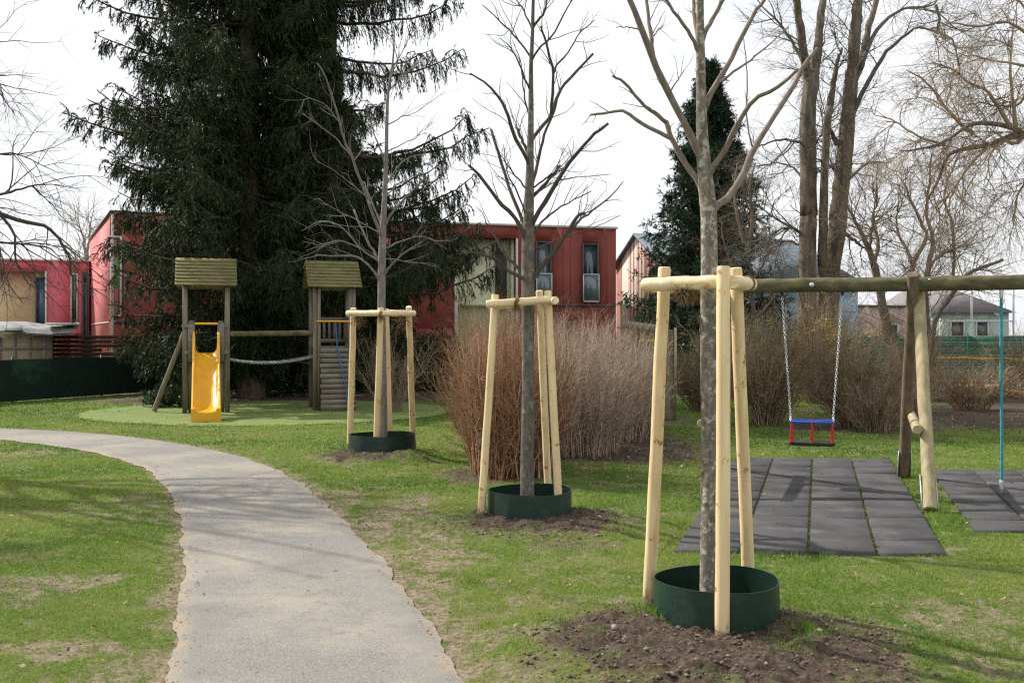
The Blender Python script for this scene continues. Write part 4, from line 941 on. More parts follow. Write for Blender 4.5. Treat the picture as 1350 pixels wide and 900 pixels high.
shrub('twiggy_bush', 'loose bare bush before the green fence right of the teal rope', (13.6,26.5,0), 1.5, 1.0, 2.3, 100, M['stem_brown'], 8, .8, .010, SG, spread=.25)
shrub('twiggy_bush', 'low bare bush in the mulch just right of the frame legs', (8.5,21.2,0), .8, .6, 1.1, 80, M['stem_brown'], 7, .7, .008, SG, spread=.3, arch=.2)
shrub('twiggy_bush', 'reddish bare bush in front of the red house wall', (-2.7,21.8,0), .9, .8, 2.0, 70, M['stem_brown'], 7, .6, .007, SG, spread=.3)
def leafbush(name, label, base, r, H, n, m, L=(.03,.07)):
    t = thing(name, label, 'shrub', base); b = np.array(base, float)
    st = MB(); k = 30; a = rng.uniform(0, 6.28, k); e = np.stack([b[0]+r[0]*.7*np.cos(a)*rng.random(k), b[1]+r[1]*.7*np.sin(a)*rng.random(k), b[2]+H*rng.uniform(.4, .9, k)], 1)
    s = np.linspace(0, 1, 5)[None, :, None]; pts = b*(1-s)+e[:, None]*s; tubes(st, pts, np.full((k, 5), .008), 4); st.build('stems', M['twig_dark'], t)
    mb = MB(); nc = max(10, n//60); u = unit(rng.normal(size=(nc, 3))); u[:, 2] = np.abs(u[:, 2]); c = b+u*np.array([r[0], r[1], H])*rng.uniform(.45, 1., (nc, 1))
    p = np.repeat(c, 60, 0)+rng.normal(size=(nc*60, 3))*H*.08; p[:, 2] = np.maximum(p[:, 2], .02)
    blades(mb, p, unit(rng.normal(size=p.shape)+[0, 0, .3]), rng.uniform(*L, len(p)), rng.uniform(L[0]*.6, L[1]*.6, len(p)), rng.random(len(p))); mb.build('foliage', m, t)
leafbush('evergreen_shrub', 'low dark evergreen shrub behind the slanting tower brace', (-8.0,23.2,0), (.75,.5), .5, 5000, M['ivy'])
leafbush('evergreen_hedge', 'dark evergreen hedge under the spruce right of the climbing tower', (-3.4,29.8,0), (3.2,1.1), 1.9, 26000, M['ivy'], (.06,.12))
leafbush('evergreen_shrub', 'dark rounded evergreen at the foot of the fir', (6.4,31.0,0), (1.5,1.0), 1.7, 12000, M['ivy'], (.05,.1))

# ------------------------------------------------------------------ big bare trees
def bare(name, label, base, D, stems, barkm, twigm, levels, group='large bare trees', first=None, cat='tree'):
    """stems: list of (w0,w1,[(px,py)...],depth). The thick ones make the trunk, the thin ones the crown"""
    t = thing(name, label, cat, base, group); mt = MB(); mc = MB(); P0 = []; R0 = []; K = 16
    for (w0, w1, pts, dd) in stems:
        L = [0]
        for a, b in zip(pts[:-1], pts[1:]): L.append(L[-1]+math.hypot(b[0]-a[0], b[1]-a[1]))
        o = 0
        if isinstance(dd, tuple): o, dd = dd
        q = spline([P(a, b, D+o+dd*l/F0*D) for (a, b), l in zip(pts, L)], K); q += rng.normal(size=q.shape)*.002*D/5
        if w0 < 10: w1 = w1*.55
        r = np.linspace(w0, w1, K)/2/F0*D; P0.append(q); R0.append(r)
        if w0 >= 8: tubes(mt, q, r*(1+rng.normal(size=K)*.04), 12, cap=True)
        else: tubes(mc, q, r, 6, cap=True)
    if mt.n: mt.build('trunk', barkm, t, True)
    if not mt.n: pass
    pp, rr = np.array(P0), np.array(R0)
    for (nch, lm, lx, ang, up, rmax, t0, KK, sd, wig) in levels:
        pp, rr = grow(pp, rr, nch, t0, 1., lm, lx, ang, up, KK, wig, rmax, .25, .35, .75)
        tubes(mc, pp, rr, sd)
    mc.build('crown', twigm, t, True); print(name, mc.n)
    return t
bare('broad_tree', 'large bare tree with thick trunk forking high, left of the big pair', (8.3,28,0), 28,
    [(28,22,[(1064,508),(1064,440),(1064,360),(1066,280)],0),(22,20,[(1066,284),(1066,220),(1065,160),(1069,110),(1070,92)],0),(13,8,[(1067,110),(1061,80),(1056,40),(1050,0),(1044,-70)],-.2),(14,8,[(1071,110),(1076,84),(1080,48),(1085,0),(1092,-80)],.3),
     (5,2,[(1062,90),(1050,66),(1028,32),(1008,12),(990,-10)],.5),(4,2,[(1060,190),(1030,184),(1004,192),(990,200)],-.5),(4,1.5,[(1060,308),(1030,292),(1004,275),(985,262)],.5),(4,1.5,[(1060,310),(1040,300),(1015,310),(995,330)],-.5),(4,1.5,[(1066,250),(1050,225),(1025,215),(1000,220)],.6),(3,1.5,[(1068,200),(1085,170),(1092,120)],.3),(4,1.5,[(1064,330),(1040,318),(1015,330),(1000,350)],.5)],
    M['bark_big'], M['bark_mid'], [(7,.8,2.6,(35,75),.15,.022,.1,8,4,.13),(9,.4,1.4,(25,60),-.1,.009,.15,6,3,.14),(5,.2,.6,(25,60),-.1,.0055,.2,4,3,.14)])
bare('broad_tree', 'large bare tree with leaning trunk, right one of the big pair', (8.9,28.4,0), 28.4,
    [(28,24,[(1090,508),(1091,440),(1095,360),(1106,280)],0),(24,17,[(1104,290),(1112,220),(1118,160),(1123,92)],0),(16,11,[(1123,100),(1128,32),(1131,0),(1136,-80)],0),(11,6,[(1124,110),(1134,88),(1144,40),(1156,0),(1165,-50)],.3),
     (13,9,[(1084,420),(1084,340),(1086,280),(1088,200),(1094,140)],-.2),(9,6,[(1094,150),(1102,92),(1110,64)],0),(8,4,[(1104,190),(1097,176),(1092,160)],-.3),
     (7,3,[(1134,92),(1142,68),(1156,40),(1176,20),(1198,11),(1228,8),(1236,0)],.4),(4,1.5,[(1233,6),(1238,24),(1237,44),(1256,52),(1265,90),(1263,96)],.2),(7,2,[(1124,150),(1136,124),(1156,88),(1172,64),(1194,47),(1210,36),(1237,44),(1254,53)],-.4),
     (6,3,[(1110,305),(1131,321),(1149,334)],0),(5,2,[(1108,250),(1130,225),(1150,214),(1175,215)],.5),(4,1.5,[(1112,240),(1090,215),(1075,210)],.5)],
    M['bark_big'], M['bark_mid'], [(7,.8,2.4,(35,75),.15,.020,.1,8,4,.13),(9,.4,1.4,(25,60),-.1,.009,.15,6,3,.14),(5,.2,.6,(25,60),-.1,.0055,.2,4,3,.14)])
bare('broad_tree', 'slender bare tree leaning left, between the big pair and the swing legs', (9.9,27,0), 26.5,
    [(14,9,[(1178,520),(1174,460),(1165,410),(1158,372),(1152,348)],0),(9,5,[(1153,352),(1146,330),(1137,309),(1127,290),(1115,268)],0),(6,3,[(1152,350),(1158,320),(1150,290),(1160,260)],.3),(4,2,[(1146,330),(1150,300),(1156,285),(1175,290)],-.3)],
    M['bark_big'], M['twig_brown'], [(10,.8,2.4,(30,65),.2,.016,.2,7,4,.14),(9,.4,1.2,(25,60),0,.009,.15,5,3,.14),(5,.2,.6,(25,60),0,.006,.2,4,3,.14)])
bare('broad_tree', 'multi-stemmed bare tree rising behind the swing frame legs', (11.0,26,0), 26,
    [(9,7,[(1212,520),(1210,460),(1205,400),(1202,361)],0),(7,4,[(1202,365),(1206,341),(1222,314),(1213,290),(1198,256),(1188,235)],0),(9,7,[(1228,520),(1224,440),(1221,390),(1222,361)],.1),(7,4,[(1222,365),(1228,331),(1229,307),(1222,285),(1225,241),(1228,204)],.2),
     (8,6,[(1226,520),(1230,440),(1236,413),(1252,394),(1264,374),(1282,357),(1306,349),(1323,340)],-.3),(5,3,[(1257,385),(1257,361),(1256,302),(1245,265),(1250,236),(1266,200)],.2),(5,2.5,[(1203,348),(1196,330),(1186,312),(1182,290),(1184,270)],.3),(4,2,[(1228,350),(1240,335),(1256,332)],.4)],
    M['bark_mid'], M['twig_brown'], [(12,.8,2.5,(25,65),.2,.014,.15,7,4,.14),(10,.4,1.2,(25,60),0,.008,.15,5,3,.14),(5,.2,.6,(25,60),-.1,.0055,.2,4,3,.14)])
bare('drooping_tree', 'bare tree reaching in from the right with golden drooping twigs', (9.9,16.5,0), 16.5,
    [(30,24,[(1470,590),(1466,400),(1455,260),(1440,190)],0),(14,9,[(1450,230),(1400,190),(1372,180),(1350,178)],0),(9,4,[(1352,178),(1328,182),(1306,191),(1274,196),(1250,206),(1236,240),(1225,262)],.2),(8,3,[(1350,176),(1339,171),(1314,164),(1288,163),(1270,170),(1241,189),(1215,196),(1185,200)],-.3),
     (7,3,[(1345,174),(1332,167),(1314,138),(1301,120),(1274,107),(1259,93),(1228,82)],.4),(6,3,[(1284,177),(1270,168),(1257,153),(1239,133),(1232,120),(1219,107),(1195,92)],.2),(6,2.5,[(1350,180),(1335,190),(1324,186),(1305,205),(1305,235)],-.3),(6,2,[(1340,172),(1336,140),(1332,100),(1334,60),(1338,20)],.3),
     (6,3,[(1450,220),(1410,120),(1370,60),(1330,30),(1290,35),(1250,30)],.0),(6,2.5,[(1440,200),(1400,120),(1360,90),(1310,80),(1262,70)],-.4),(6,3,[(1440,240),(1400,220),(1365,235),(1345,250),(1335,290)],.2),(5,2,[(1440,190),(1390,80),(1350,10),(1310,-20),(1270,-10)],.3),(4,2,[(1245,190),(1210,180),(1180,160),(1150,150)],.5),(4,2,[(1300,195),(1270,230),(1250,270),(1240,300)],-.4),(5,2,[(1370,60),(1350,130),(1320,140),(1290,135)],.4)],
    M['bark_mid'], M['twig_gold'], [(9,.5,1.7,(25,70),-.5,.011,.2,8,4,.16),(11,.35,1.1,(25,65),-.7,.006,.15,6,3,.13),(5,.2,.6,(25,60),-.6,.0042,.2,4,3,.13)], group='large bare trees')
bare('broad_tree', 'small brown twiggy tree close against the right side of the fir', (8.0,31.5,0), 31.5,
    [(9,6,[(1000,510),(996,440),(990,380),(985,330)],0),(6,3,[(987,340),(975,300),(968,260),(972,215)],.2),(6,3,[(986,335),(992,290),(988,250),(995,215)],-.2),(4,2,[(990,380),(965,350),(955,320),(950,290)],.3),(4,2,[(992,370),(1010,340),(1015,310)],-.3),(4,2,[(994,400),(970,385),(950,370)],.3),(4,2,[(995,420),(1020,390),(1035,360)],.3)],
    M['bark_mid'], M['twig_brown'], [(9,.5,1.8,(25,65),.1,.014,.1,7,4,.16),(9,.3,.9,(25,65),0,.010,.1,5,3,.16),(5,.2,.5,(25,65),0,.007,.2,4,3,.16)])
bare('drooping_tree', 'bare tree outside the left edge, dark arching branches over the houses', (-8.9,11.6,0), 12,
    [(40,32,[(-300,640),(-296,440),(-285,300),(-270,180)],0),(16,8,[(-285,330),(-180,260),(-80,262),(0,281)],0),(7,2.5,[(-10,279),(29,291),(58,298),(75,311),(90,336),(95,365),(110,394)],.2),(4,1.5,[(-200,250),(-80,205),(0,203),(17,202),(52,216),(78,229)],.2),(5,1.5,[(-150,262),(-60,268),(0,256),(29,249),(58,243),(87,246)],-.3),
     (5,1.5,[(-100,270),(-40,305),(0,319),(52,323),(72,333),(88,350)],.3),(4,1.5,[(-80,270),(-30,300),(0,330),(10,370),(30,400)],-.2),(8,3,[(-270,190),(-200,80),(-120,10),(-60,-30),(-10,-60)],.2),(6,2,[(-230,140),(-140,90),(-60,60),(0,55)],-.2),(8,3,[(-275,180),(-290,60),(-260,-60)],0),(6,3,[(-285,260),(-340,180),(-400,120)],.5),(4,1.5,[(0,282),(20,310),(20,340),(35,370),(55,385)],.2),(3.5,1.2,[(-60,60),(-20,90),(5,130),(20,150)],.1),(7,3,[(-285,300),(-220,200),(-150,150),(-100,120)],-1.2),(7,3,[(-285,320),(-230,260),(-190,250),(-130,230)],-1.6),(7,3,[(-270,180),(-200,100),(-100,-40),(-40,-140)],-.8)],
    M['bark_mid'], M['twig_dark'], [(8,.4,1.5,(25,65),-.35,.009,.2,7,4,.15),(6,.2,.7,(25,60),-.35,.004,.15,5,3,.14),(2,.1,.3,(25,60),-.3,.003,.2,3,3,.14)])
bare('broad_tree', 'distant pale bare tree crown rising between the left houses', (-26,62,0), 62,
    [(6,4,[(112,480),(114,400),(114,340)],0),(4,2,[(114,345),(108,310),(100,290)],.2),(4,2,[(114,345),(118,310),(120,285)],-.2),(3,1.5,[(113,360),(100,340),(90,320)],.2),(3,1.5,[(115,350),(130,330),(140,300)],.2)],
    M['twig_far'], M['twig_far'], [(9,1.2,3.5,(25,55),.4,.03,.1,6,3,.13),(8,.6,1.8,(25,55),.2,.018,.15,5,3,.13)])
# two more park trees out of frame on the left; only their shade reaches the lawn and path
def shade_tree(base, H, label):
    b = np.array(base, float); t = thing('park_tree', label, 'tree', base, 'park trees outside the frame'); K = 14
    zz = np.linspace(0, H*.75, K); tr = np.stack([b[0]+.1*np.sin(zz), b[1]+.1*np.cos(zz), zz], 1); mt = MB(); tubes(mt, tr, np.linspace(.19, .08, K), 12); mt.build('trunk', M['bark_mid'], t, True)
    mc = MB(); p, r = grow(tr[None], np.linspace(.19, .08, K)[None], 16, .3, 1, H*.2, H*.36, (30, 65), .5, 8, .1, .10, .3, .3); tubes(mc, p, r, 6)
    for (n, a, c, rm) in ((7, .7, 2.2, .016), (5, .3, 1., .007)): p, r = grow(p, r, n, .2, 1, a, c, (25, 60), .1, 6, .12, rm, .3, .4); tubes(mc, p, r, 3)
    mc.build('crown', M['twig_dark'], t, True)
shade_tree((-11.5, 10.5, 0), 9.5, 'bare park tree standing left of the picture near the path')
shade_tree((-10.0, 13.8, 0), 10.5, 'bare park tree standing left of the picture beyond the path')
shade_tree((-13.0, 7.4, 0), 11, 'bare park tree farthest left of the picture')

# ------------------------------------------------------------------ fences
def fr2(p0, p1):
    p0 = np.array(p0[:2], float); p1 = np.array(p1[:2], float); u = unit(p1-p0); v = np.array([-u[1], u[0]]); L = np.linalg.norm(p1-p0)
    return (lambda a, b, z: np.array([p0[0]+u[0]*a+v[0]*b, p0[1]+u[1]*a+v[1]*b, z])), L
def screen_fence():
    a = G(0, 531); b = G(212, 516); d = unit(b-a); a2 = a-d*8; b2 = b+d*9
    f, L = fr2(a2, b2); t = thing('screen_fence', 'low fence covered with dark green screening mesh on the left', 'fence', (a2[0], a2[1], 0))
    n = int(L/2.5); 
    for k in range(n+1):
        mb = MB(); x = k*L/n; mb.obox(f, x-.025, x+.025, .01, .06, 0, 1.12); mb.build('post', M['trim_dark'], t)
    mb = MB(); nu = int(L*6); nz = 7; V = []
    for i in range(nu+1):
        for j in range(nz):
            x = L*i/nu; z = .02+1.04*j/(nz-1)+(.02*math.sin(x*2.6)*math.sin(x*.7) if j == nz-1 else 0); V.append(f(x, -.01+.02*math.sin(x*5+j)*math.sin(j*.9), z))
    V2 = [v+np.array([0, .006, 0]) for v in V]; F = [(i*nz+j, (i+1)*nz+j, (i+1)*nz+j+1, i*nz+j+1) for i in range(nu) for j in range(nz-1)]
    mb.add(V, F); mb.add(V2, np.array(F)[:, ::-1]); mb.build('mesh_screen', M['screen'], t, True)
screen_fence()
def slat_fence():
    p0 = P(66, 440, 32); p1 = P(215, 440, 33.5); f, L = fr2(p0, p1); t = thing('slat_fence', 'dark brown horizontal slat fence below the tall red house', 'fence', (p0[0], p0[1], 0))
    mb = MB(); n = 11
    for k in range(n):
        z = .15+k*.138
        gaps = [] 
        mb.obox(f, 0, 1.55 if k == 7 else L, -.012, .012, z, z+.118)
        if k == 7: mb.obox(f, 1.95, L, -.012, .012, z, z+.118)
    mb.build('slats', M['brown_slats'], t)
    for k in range(4):
        mb = MB(); x = k*L/3; mb.obox(f, x-.05, x+.05, .014, .11, 0, 1.68); mb.build('post', M['brown_slats'], t)
slat_fence()
def shed():
    p0 = P(-30, 440, 30.5); p1 = P(66, 440, 31.2); f, L = fr2(p0, p1); t = thing('garden_shed', 'low makeshift shed of light wall panels with crumpled tarp roof', 'shed', (p0[0], p0[1], 0))
    mb = MB(); mb.obox(f, 0, L, 0, 2.2, 0, 1.72); mb.build('wall', M['shedwood'], t)
    mb = MB(); 
    for x in np.arange(.2, L, .42): mb.obox(f, x-.04, x+.04, -.03, -.002, 0, 1.6)
    mb.obox(f, 0, L, -.05, -.031, 1.22, 1.29); mb.build('batten', M['greywood'], t)
    mb = MB(); nu, nv = 40, 12; V = []
    for i in range(nu+1):
        for j in range(nv+1):
            u = -.2+(L+.9)*i/nu; v = -.3+2.8*j/nv; z = 1.84+.10*fbm(np.array([u*1.7]), np.array([v*2.]), 5)[0]+.10*math.sin(u*2.3)*.4+.08*v-(.12 if j == 0 else 0); V.append(f(u, v, z))
    F = [(i*(nv+1)+j, (i+1)*(nv+1)+j, (i+1)*(nv+1)+j+1, i*(nv+1)+j+1) for i in range(nu) for j in range(nv)]; mb.add(V, F); mb.add([v-np.array([0, 0, .05]) for v in V], np.array(F)[:, ::-1]); mb.build('tarp', M['tarp'], t, True)
    mb = MB(); mb.obox(f, L-.1, L+.75, -.2, 1.4, 1.98, 2.05); mb.build('roof_sheet', M['white_sheet'], t); mb = MB(); mb.obox(f, L-1.25, L-.75, -.36, -.2, 1.80, 1.92); mb.build('roof_sheet', M['white_sheet'], t)
shed()
def green_fence():
    p0 = (8.5, 35.6); p1 = (34, 34.4); f, L = fr2(p0, p1); t = thing('privacy_fence', 'green fence with woven privacy strips beyond the swing', 'fence', (p0[0], p0[1], 0))
    n = 10
    for k in range(n):
        mb = MB(); x0 = k*L/n+.03; x1 = (k+1)*L/n-.03; nn = 7
        for j in range(nn):
            z = .08+j*.222; mb.obox(f, x0, x1, random.uniform(-.006, .006)-.004, random.uniform(.008, .014), z, z+.206)
        mb.build('strip_panel', M['green_slats'], t)
        mb = MB()
        for j in range(nn+1): z = .065+j*.222; mb.obox(f, x0, x1, -.022, -.008, z, z+.014)
        mb.build('wires', M['wire'], t)
    for k in range(n+1):
        mb = MB(); x = k*L/n; mb.obox(f, x-.028, x+.028, -.03, .03, 0, 1.72); mb.build('post', M['green_slats'], t)
green_fence()
def barrier(y, x0, x1, z0, z1, label, D0, D1):
    t = thing('barrier_tape', label, 'barrier tape', (x0, D0, 0)); n = 4
    a = np.array([x0, D0, z0]); b = np.array([x1, D1, z1])
    mb = MB(); K = 24; V = []
    for k in range(K+1):
        f = k/K; c = a+(b-a)*f; s = abs(math.sin(f*math.pi*n))*.03; V += [c+(0, 0, -s-.035), c+(0, 0, -s+.035), c+(0, .004, -s+.035), c+(0, .004, -s-.035)]
    F = []
    for k in range(K):
        for j in range(4): F.append((k*4+j, k*4+(j+1) % 4, (k+1)*4+(j+1) % 4, (k+1)*4+j))
    mb.add(V, F); mb.build('tape', M['yellow_bar'], t, True)
    for k in range(n+1):
        c = a+(b-a)*(k/n); mb = MB(); logmesh(mb, (c[0], c[1]+.03, 0), (c[0], c[1]+.03, c[2]+.12), .02, .02, K=4, sides=8, wob=0); mb.build('post', M['greypost'], t, True)
a = P(1222,470,29); b = P(1420,474,29.5); barrier(0, a[0], b[0], a[2], b[2], 'upper yellow barrier tape strung before the green fence', 29, 29.5)
a = P(1100,494,28.2); b = P(1400,520,25.5); barrier(0, a[0], b[0], a[2], b[2], 'lower yellow barrier tape sloping down to the right', 28.2, 25.5)
def log_frame():
    t = thing('log_frame', 'weathered log frame with two posts and a top beam beyond the hedge', 'log frame', tuple(G(868,548)))
    p = G(853,546); q = G(882,553)
    mb = MB(); logmesh(mb, p, (p[0], p[1], 1.80), .15, .14, K=8); fix_smooth(mb.build('post', M['greypost'], t, True))
    mb = MB(); logmesh(mb, q, (q[0], q[1], 1.78), .085, .08, K=8); fix_smooth(mb.build('post', M['greypost'], t, True))
    mb = MB(); mb.beam(q+(.12,-.02,.0), (q[0]+.12, q[1]-.02, 1.82), .05, .07); mb.build('batten', M['leg_pale'], t)
    mb = MB(); logmesh(mb, P(826,428,21.2), P(866,433,20.4), .085, .08, K=8); fix_smooth(mb.build('beam', M['greypost'], t, True))
    mb = MB(); mb.beam(P(846,449,20.8), P(884,449,20.2), .03, .05); mb.build('rail', M['yellow_bar'], t)
    mb = MB(); logmesh(mb, P(835,434,21.0), P(828,470,20.9), .06, .06, K=6); fix_smooth(mb.build('strut', M['greypost'], t, True))
log_frame()
def court():
    t = thing('ball_fence', 'thin pale metal frame of a ball court beyond the green fence', 'metal frame', tuple(P(1281,440,40)*np.array([1,1,0])))
    for px, top in ((1281, 372), (1226, 372), (1336, 372)):
        mb = MB(); a = P(px, 440, 40); logmesh(mb, (a[0], a[1], 0), (a[0], a[1], CH+(440-top)/F0*40), .045, .045, K=4, sides=8, wob=0); mb.build('post', M['galv'], t, True)
    mb = MB(); logmesh(mb, P(1226,423,40), P(1336,423,40), .03, .03, K=4, sides=8, wob=0); mb.build('rail', M['galv'], t, True); mb = MB(); logmesh(mb, P(1226,374,40), P(1336,374,40), .03, .03, K=4, sides=8, wob=0); mb.build('rail', M['galv'], t, True)
court()

# ------------------------------------------------------------------ buildings
def window(f, t, u0, u1, z0, z1, glass='glass', frame='trim', v=0, depth=.10, fw=.07, name='window', rail=None, mull=False):
    mb = MB()
    mb.obox(f, u0, u0+fw, v-.05, v+.08, z0, z1); mb.obox(f, u1-fw, u1, v-.05, v+.08, z0, z1)
    mb.obox(f, u0+fw, u1-fw, v-.048, v+.08, z1-fw, z1); mb.obox(f, u0+fw, u1-fw, v-.048, v+.08, z0, z0+fw)
    if mull: mb.obox(f, (u0+u1)/2-.02, (u0+u1)/2+.02, v-.03, v+.06, z0+fw, z1-fw)
    w = mb.build(name, M[frame], t)
    mb = MB(); mb.obox(f, u0+fw, u1-fw, v+.02, v+.04, z0+fw, z1-fw); mb.build('pane', M[glass], w)
    if rail:
        mb = MB(); mb.obox(f, u0+.02, u1-.02, v-.12, v-.10, z0+.05, z0+rail); mb.build('glass_rail', M['glass_rail'], w)
        mb = MB()
        for (a, b_, c, d) in ((u0, u1, z0+rail, z0+rail+.05), (u0, u0+.04, z0, z0+rail), (u1-.04, u1, z0, z0+rail), (u0+.04, u1-.04, z0, z0+.05)): mb.obox(f, a, b_, v-.13, v-.09, c, d)
        mb.build('rail_frame', M['trim'], w)
    return w
def wallgrid(f, L, z0, z1, openings, v0=0., v1=.25):
    """front wall built of slabs round its openings, with real holes"""
    mb = MB(); us = sorted(set([0, L]+[o for q in openings for o in q[:2]])); 
    for a, b in zip(us[:-1], us[1:]):
        zs = [z0]; m = (a+b)/2
        for (oa, ob, za, zb) in sorted(openings, key=lambda q: q[2]):
            if oa <= m <= ob: zs += [za, zb]
        zs.append(z1)
        for k in range(0, len(zs), 2):
            if zs[k+1]-zs[k] > .01: mb.obox(f, a, b, v0, v1, zs[k], zs[k+1])
    return mb
def seams(f, t, L, z0, z1, step, zl=(), v=-.006):
    mb = MB()
    for x in np.arange(step, L-.3, step): mb.obox(f, x-.012, x+.012, v, v+.004, z0, z1)
    for z in zl: mb.obox(f, 0.02, L-.02, v-.03, v-.008, z-.04, z+.04)
    mb.build('panel_joints', M['trim_dark'], t)
# centre red house
def red_house():
    p0 = (-5.6, 40.05); p1 = (4.47, 42.7); f, L = fr2(p0, p1); t = thing('red_house', 'flat-roofed dark red house behind the hedge', 'house', (p0[0], p0[1], 0))
    def U(px):      # distance along the facade for a picture column
        k = (px-675)/F0; u = unit(np.array(p1)-np.array(p0)); return (k*p0[1]-p0[0])/(u[0]-k*u[1])
    zt = 6.2; zf = 2.88
    ops = [(U(767.5), U(789), 3.05, 5.55), (U(706), U(727), 3.05, 5.6), (U(602), U(680), .1, 5.68)]
    m = wallgrid(f, L, 0, zt, ops); m.obox(f, 0, L, 8.7, 9, 0, zt); m.obox(f, 0, .25, .25, 8.7, 0, zt); m.obox(f, L-.25, L, .25, 8.7, 0, zt); m.build('wall', M['wall_red'], t)
    mb = MB(); mb.obox(f, -.06, L+.06, -.06, 9.05, zt, zt+.09); mb.build('roof', M['trim'], t)
    seams(f, t, L, zf+.1, zt-.02, 1.25, (2.98,)) if False else None
    mb = MB(); mb.obox(f, U(680)+.02, L-.01, -.05, -.003, 2.88, 2.96); mb.build('ledge', M['trim_dark'], t)
    mb = MB()
    for px in (742, 752, 800): mb.obox(f, U(px)-.01, U(px)+.01, -.008, -.002, 2.98, zt-.02)
    mb.build('panel_joints', M['trim_dark'], t)
    window(f, t, U(767.5), U(789), 3.05, 5.55, rail=1.15, frame='trim_dark'); window(f, t, U(706), U(727), 3.05, 5.6, rail=1.15, frame='trim_dark')
    # recessed loggia
    a, b = U(602), U(680); mb = MB(); mb.obox(f, a, b, .6, .7, .1, 5.68); mb.obox(f, a, b, .26, .6, 2.85, 3.0); mb.obox(f, a+.001, a+.10, .255, .6, .1, 5.68); mb.obox(f, b-.10, b-.001, .255, .6, .1, 5.68); mb.build('loggia', M['wall_olive'], t)
    mb = MB(); mb.obox(f, a-.09, a, -.03, .2, .1, 5.68); mb.obox(f, b, b+.09, -.03, .2, .1, 5.68); mb.build('corner_trim', M['trim'], t)
    mb = MB(); mb.obox(f, b-.75, b-.25, .52, .58, 3.2, 5.2); mb.build('door', M['trim_dark'], t)
    mb = MB(); mb.obox(f, U(545), U(588), -1.6, -.06, 0, 1.9); mb.build('porch', M['wall_red'], t)
red_house()
def tall_block():
    c = np.array([-14.9, 37.0]); bk = np.array([-20.4, 48.0]); uf = unit(np.array([11., 5.5]))
    f, L = fr2(c, c+uf*8.5); t = thing('tall_red_house', 'tall red flat-roofed house block, sunlit side painted pink, left of the spruce', 'house', (c[0], c[1], 0))
    # depth direction is +v of the frame
    Ld = np.linalg.norm(bk-c); g, _ = fr2(bk, c)
    k = uf
    def U(px): k = (px-675)/F0; return (k*c[1]-c[0])/(uf[0]-k*uf[1])
    zt = 6.2
    ops = [(U(145.5), U(160.5), 2.35, 5.35)]
    m = wallgrid(f, 8.5, 0, zt, ops); m.obox(f, 0.25, 8.5, Ld-.25, Ld, 0, zt); m.obox(f, 8.25, 8.5, .25, Ld-.25, 0, zt); m.build('wall', M['wall_red'], t)
    mb = MB(); mb.obox(g, 0, Ld-.012, -.0, .25, 0, zt-.003); mb.build('side_wall', M['wall_red_lit'], t)  # same red block; its sun-facing side is painted lighter
    mb = MB(); mb.obox(f, -.07, 8.57, -.07, Ld+.05, zt, zt+.10); mb.build('roof', M['trim_dark'], t)
    mb = MB(); mb.obox(f, -.03, .06, -.035, -.002, 0, zt-.01); mb.build('corner_trim', M['trim'], t)
    mb = MB(); mb.obox(f, .08, 8.4, -.05, -.003, 2.12, 2.22); mb.build('ledge', M['trim_dark'], t)
    mb = MB(); mb.obox(g, .2, Ld-.1, -.03, -.003, 2.12, 2.17)
    mb.build('side_ledge', M['trim'], t)
    w = window(f, t, U(145.5), U(160.5), 2.35, 5.35, frame='trim')
    mb = MB(); mb.obox(f, U(145.5)+.09, U(160.5)-.09, -.0, .018, 3.4, 4.55); mb.build('blind', M['blind'], w)
tall_block()
def low_block():
    D = 46.5; p0 = P(-60, 440, D-1.2); p1 = P(117, 440, D+.5); f, L = fr2(p0, p1); t = thing('rose_house', 'rose and cream house wing at the far left', 'house', (p0[0], p0[1], 0))
    u = unit((p1-p0)[:2])
    def U(px): k = (px-675)/F0; return (k*p0[1]-p0[0])/(u[0]-k*u[1])
    zt = 5.1
    m = wallgrid(f, L, 0, zt, [(U(93), U(103), 2.1, 4.55), (U(108.5), U(116), .3, 4.6), (U(-60), U(62), 0, 4.62)]); m.obox(f, 0, L, 6, 6.25, 0, zt); m.obox(f, L-.25, L, .25, 6, 0, zt); m.build('wall', M['wall_rose'], t)
    mb = MB(); mb.obox(f, -.05, L+.05, -.08, 6.3, zt, zt+.08); mb.build('roof', M['trim'], t)
    mb = wallgrid(f, U(62)-.1, 0, 4.62, [(U(45), U(61), 2.05, 4.35)], .5, .7); mb.build('recessed_wall', M['wall_cream'], t)
    mb = MB(); mb.obox(f, U(62)-.09, U(62)-.0, -.02, .69, 0, 4.62); mb.build('corner_trim', M['trim'], t)
    mb = MB(); mb.obox(f, 0, U(62)-.1, .47, .498, 1.66, 1.72); mb.obox(f, U(63), L-.05, -.03, -.003, 1.66, 1.72); mb.build('ledge', M['trim_dark'], t)
    window(f, t, U(45), U(61), 2.05, 4.35, 'glass_blue', 'trim_dark', v=.5); window(f, t, U(93), U(103), 2.1, 4.55); window(f, t, U(108.5), U(116), .3, 4.6, frame='trim_dark')
low_block()
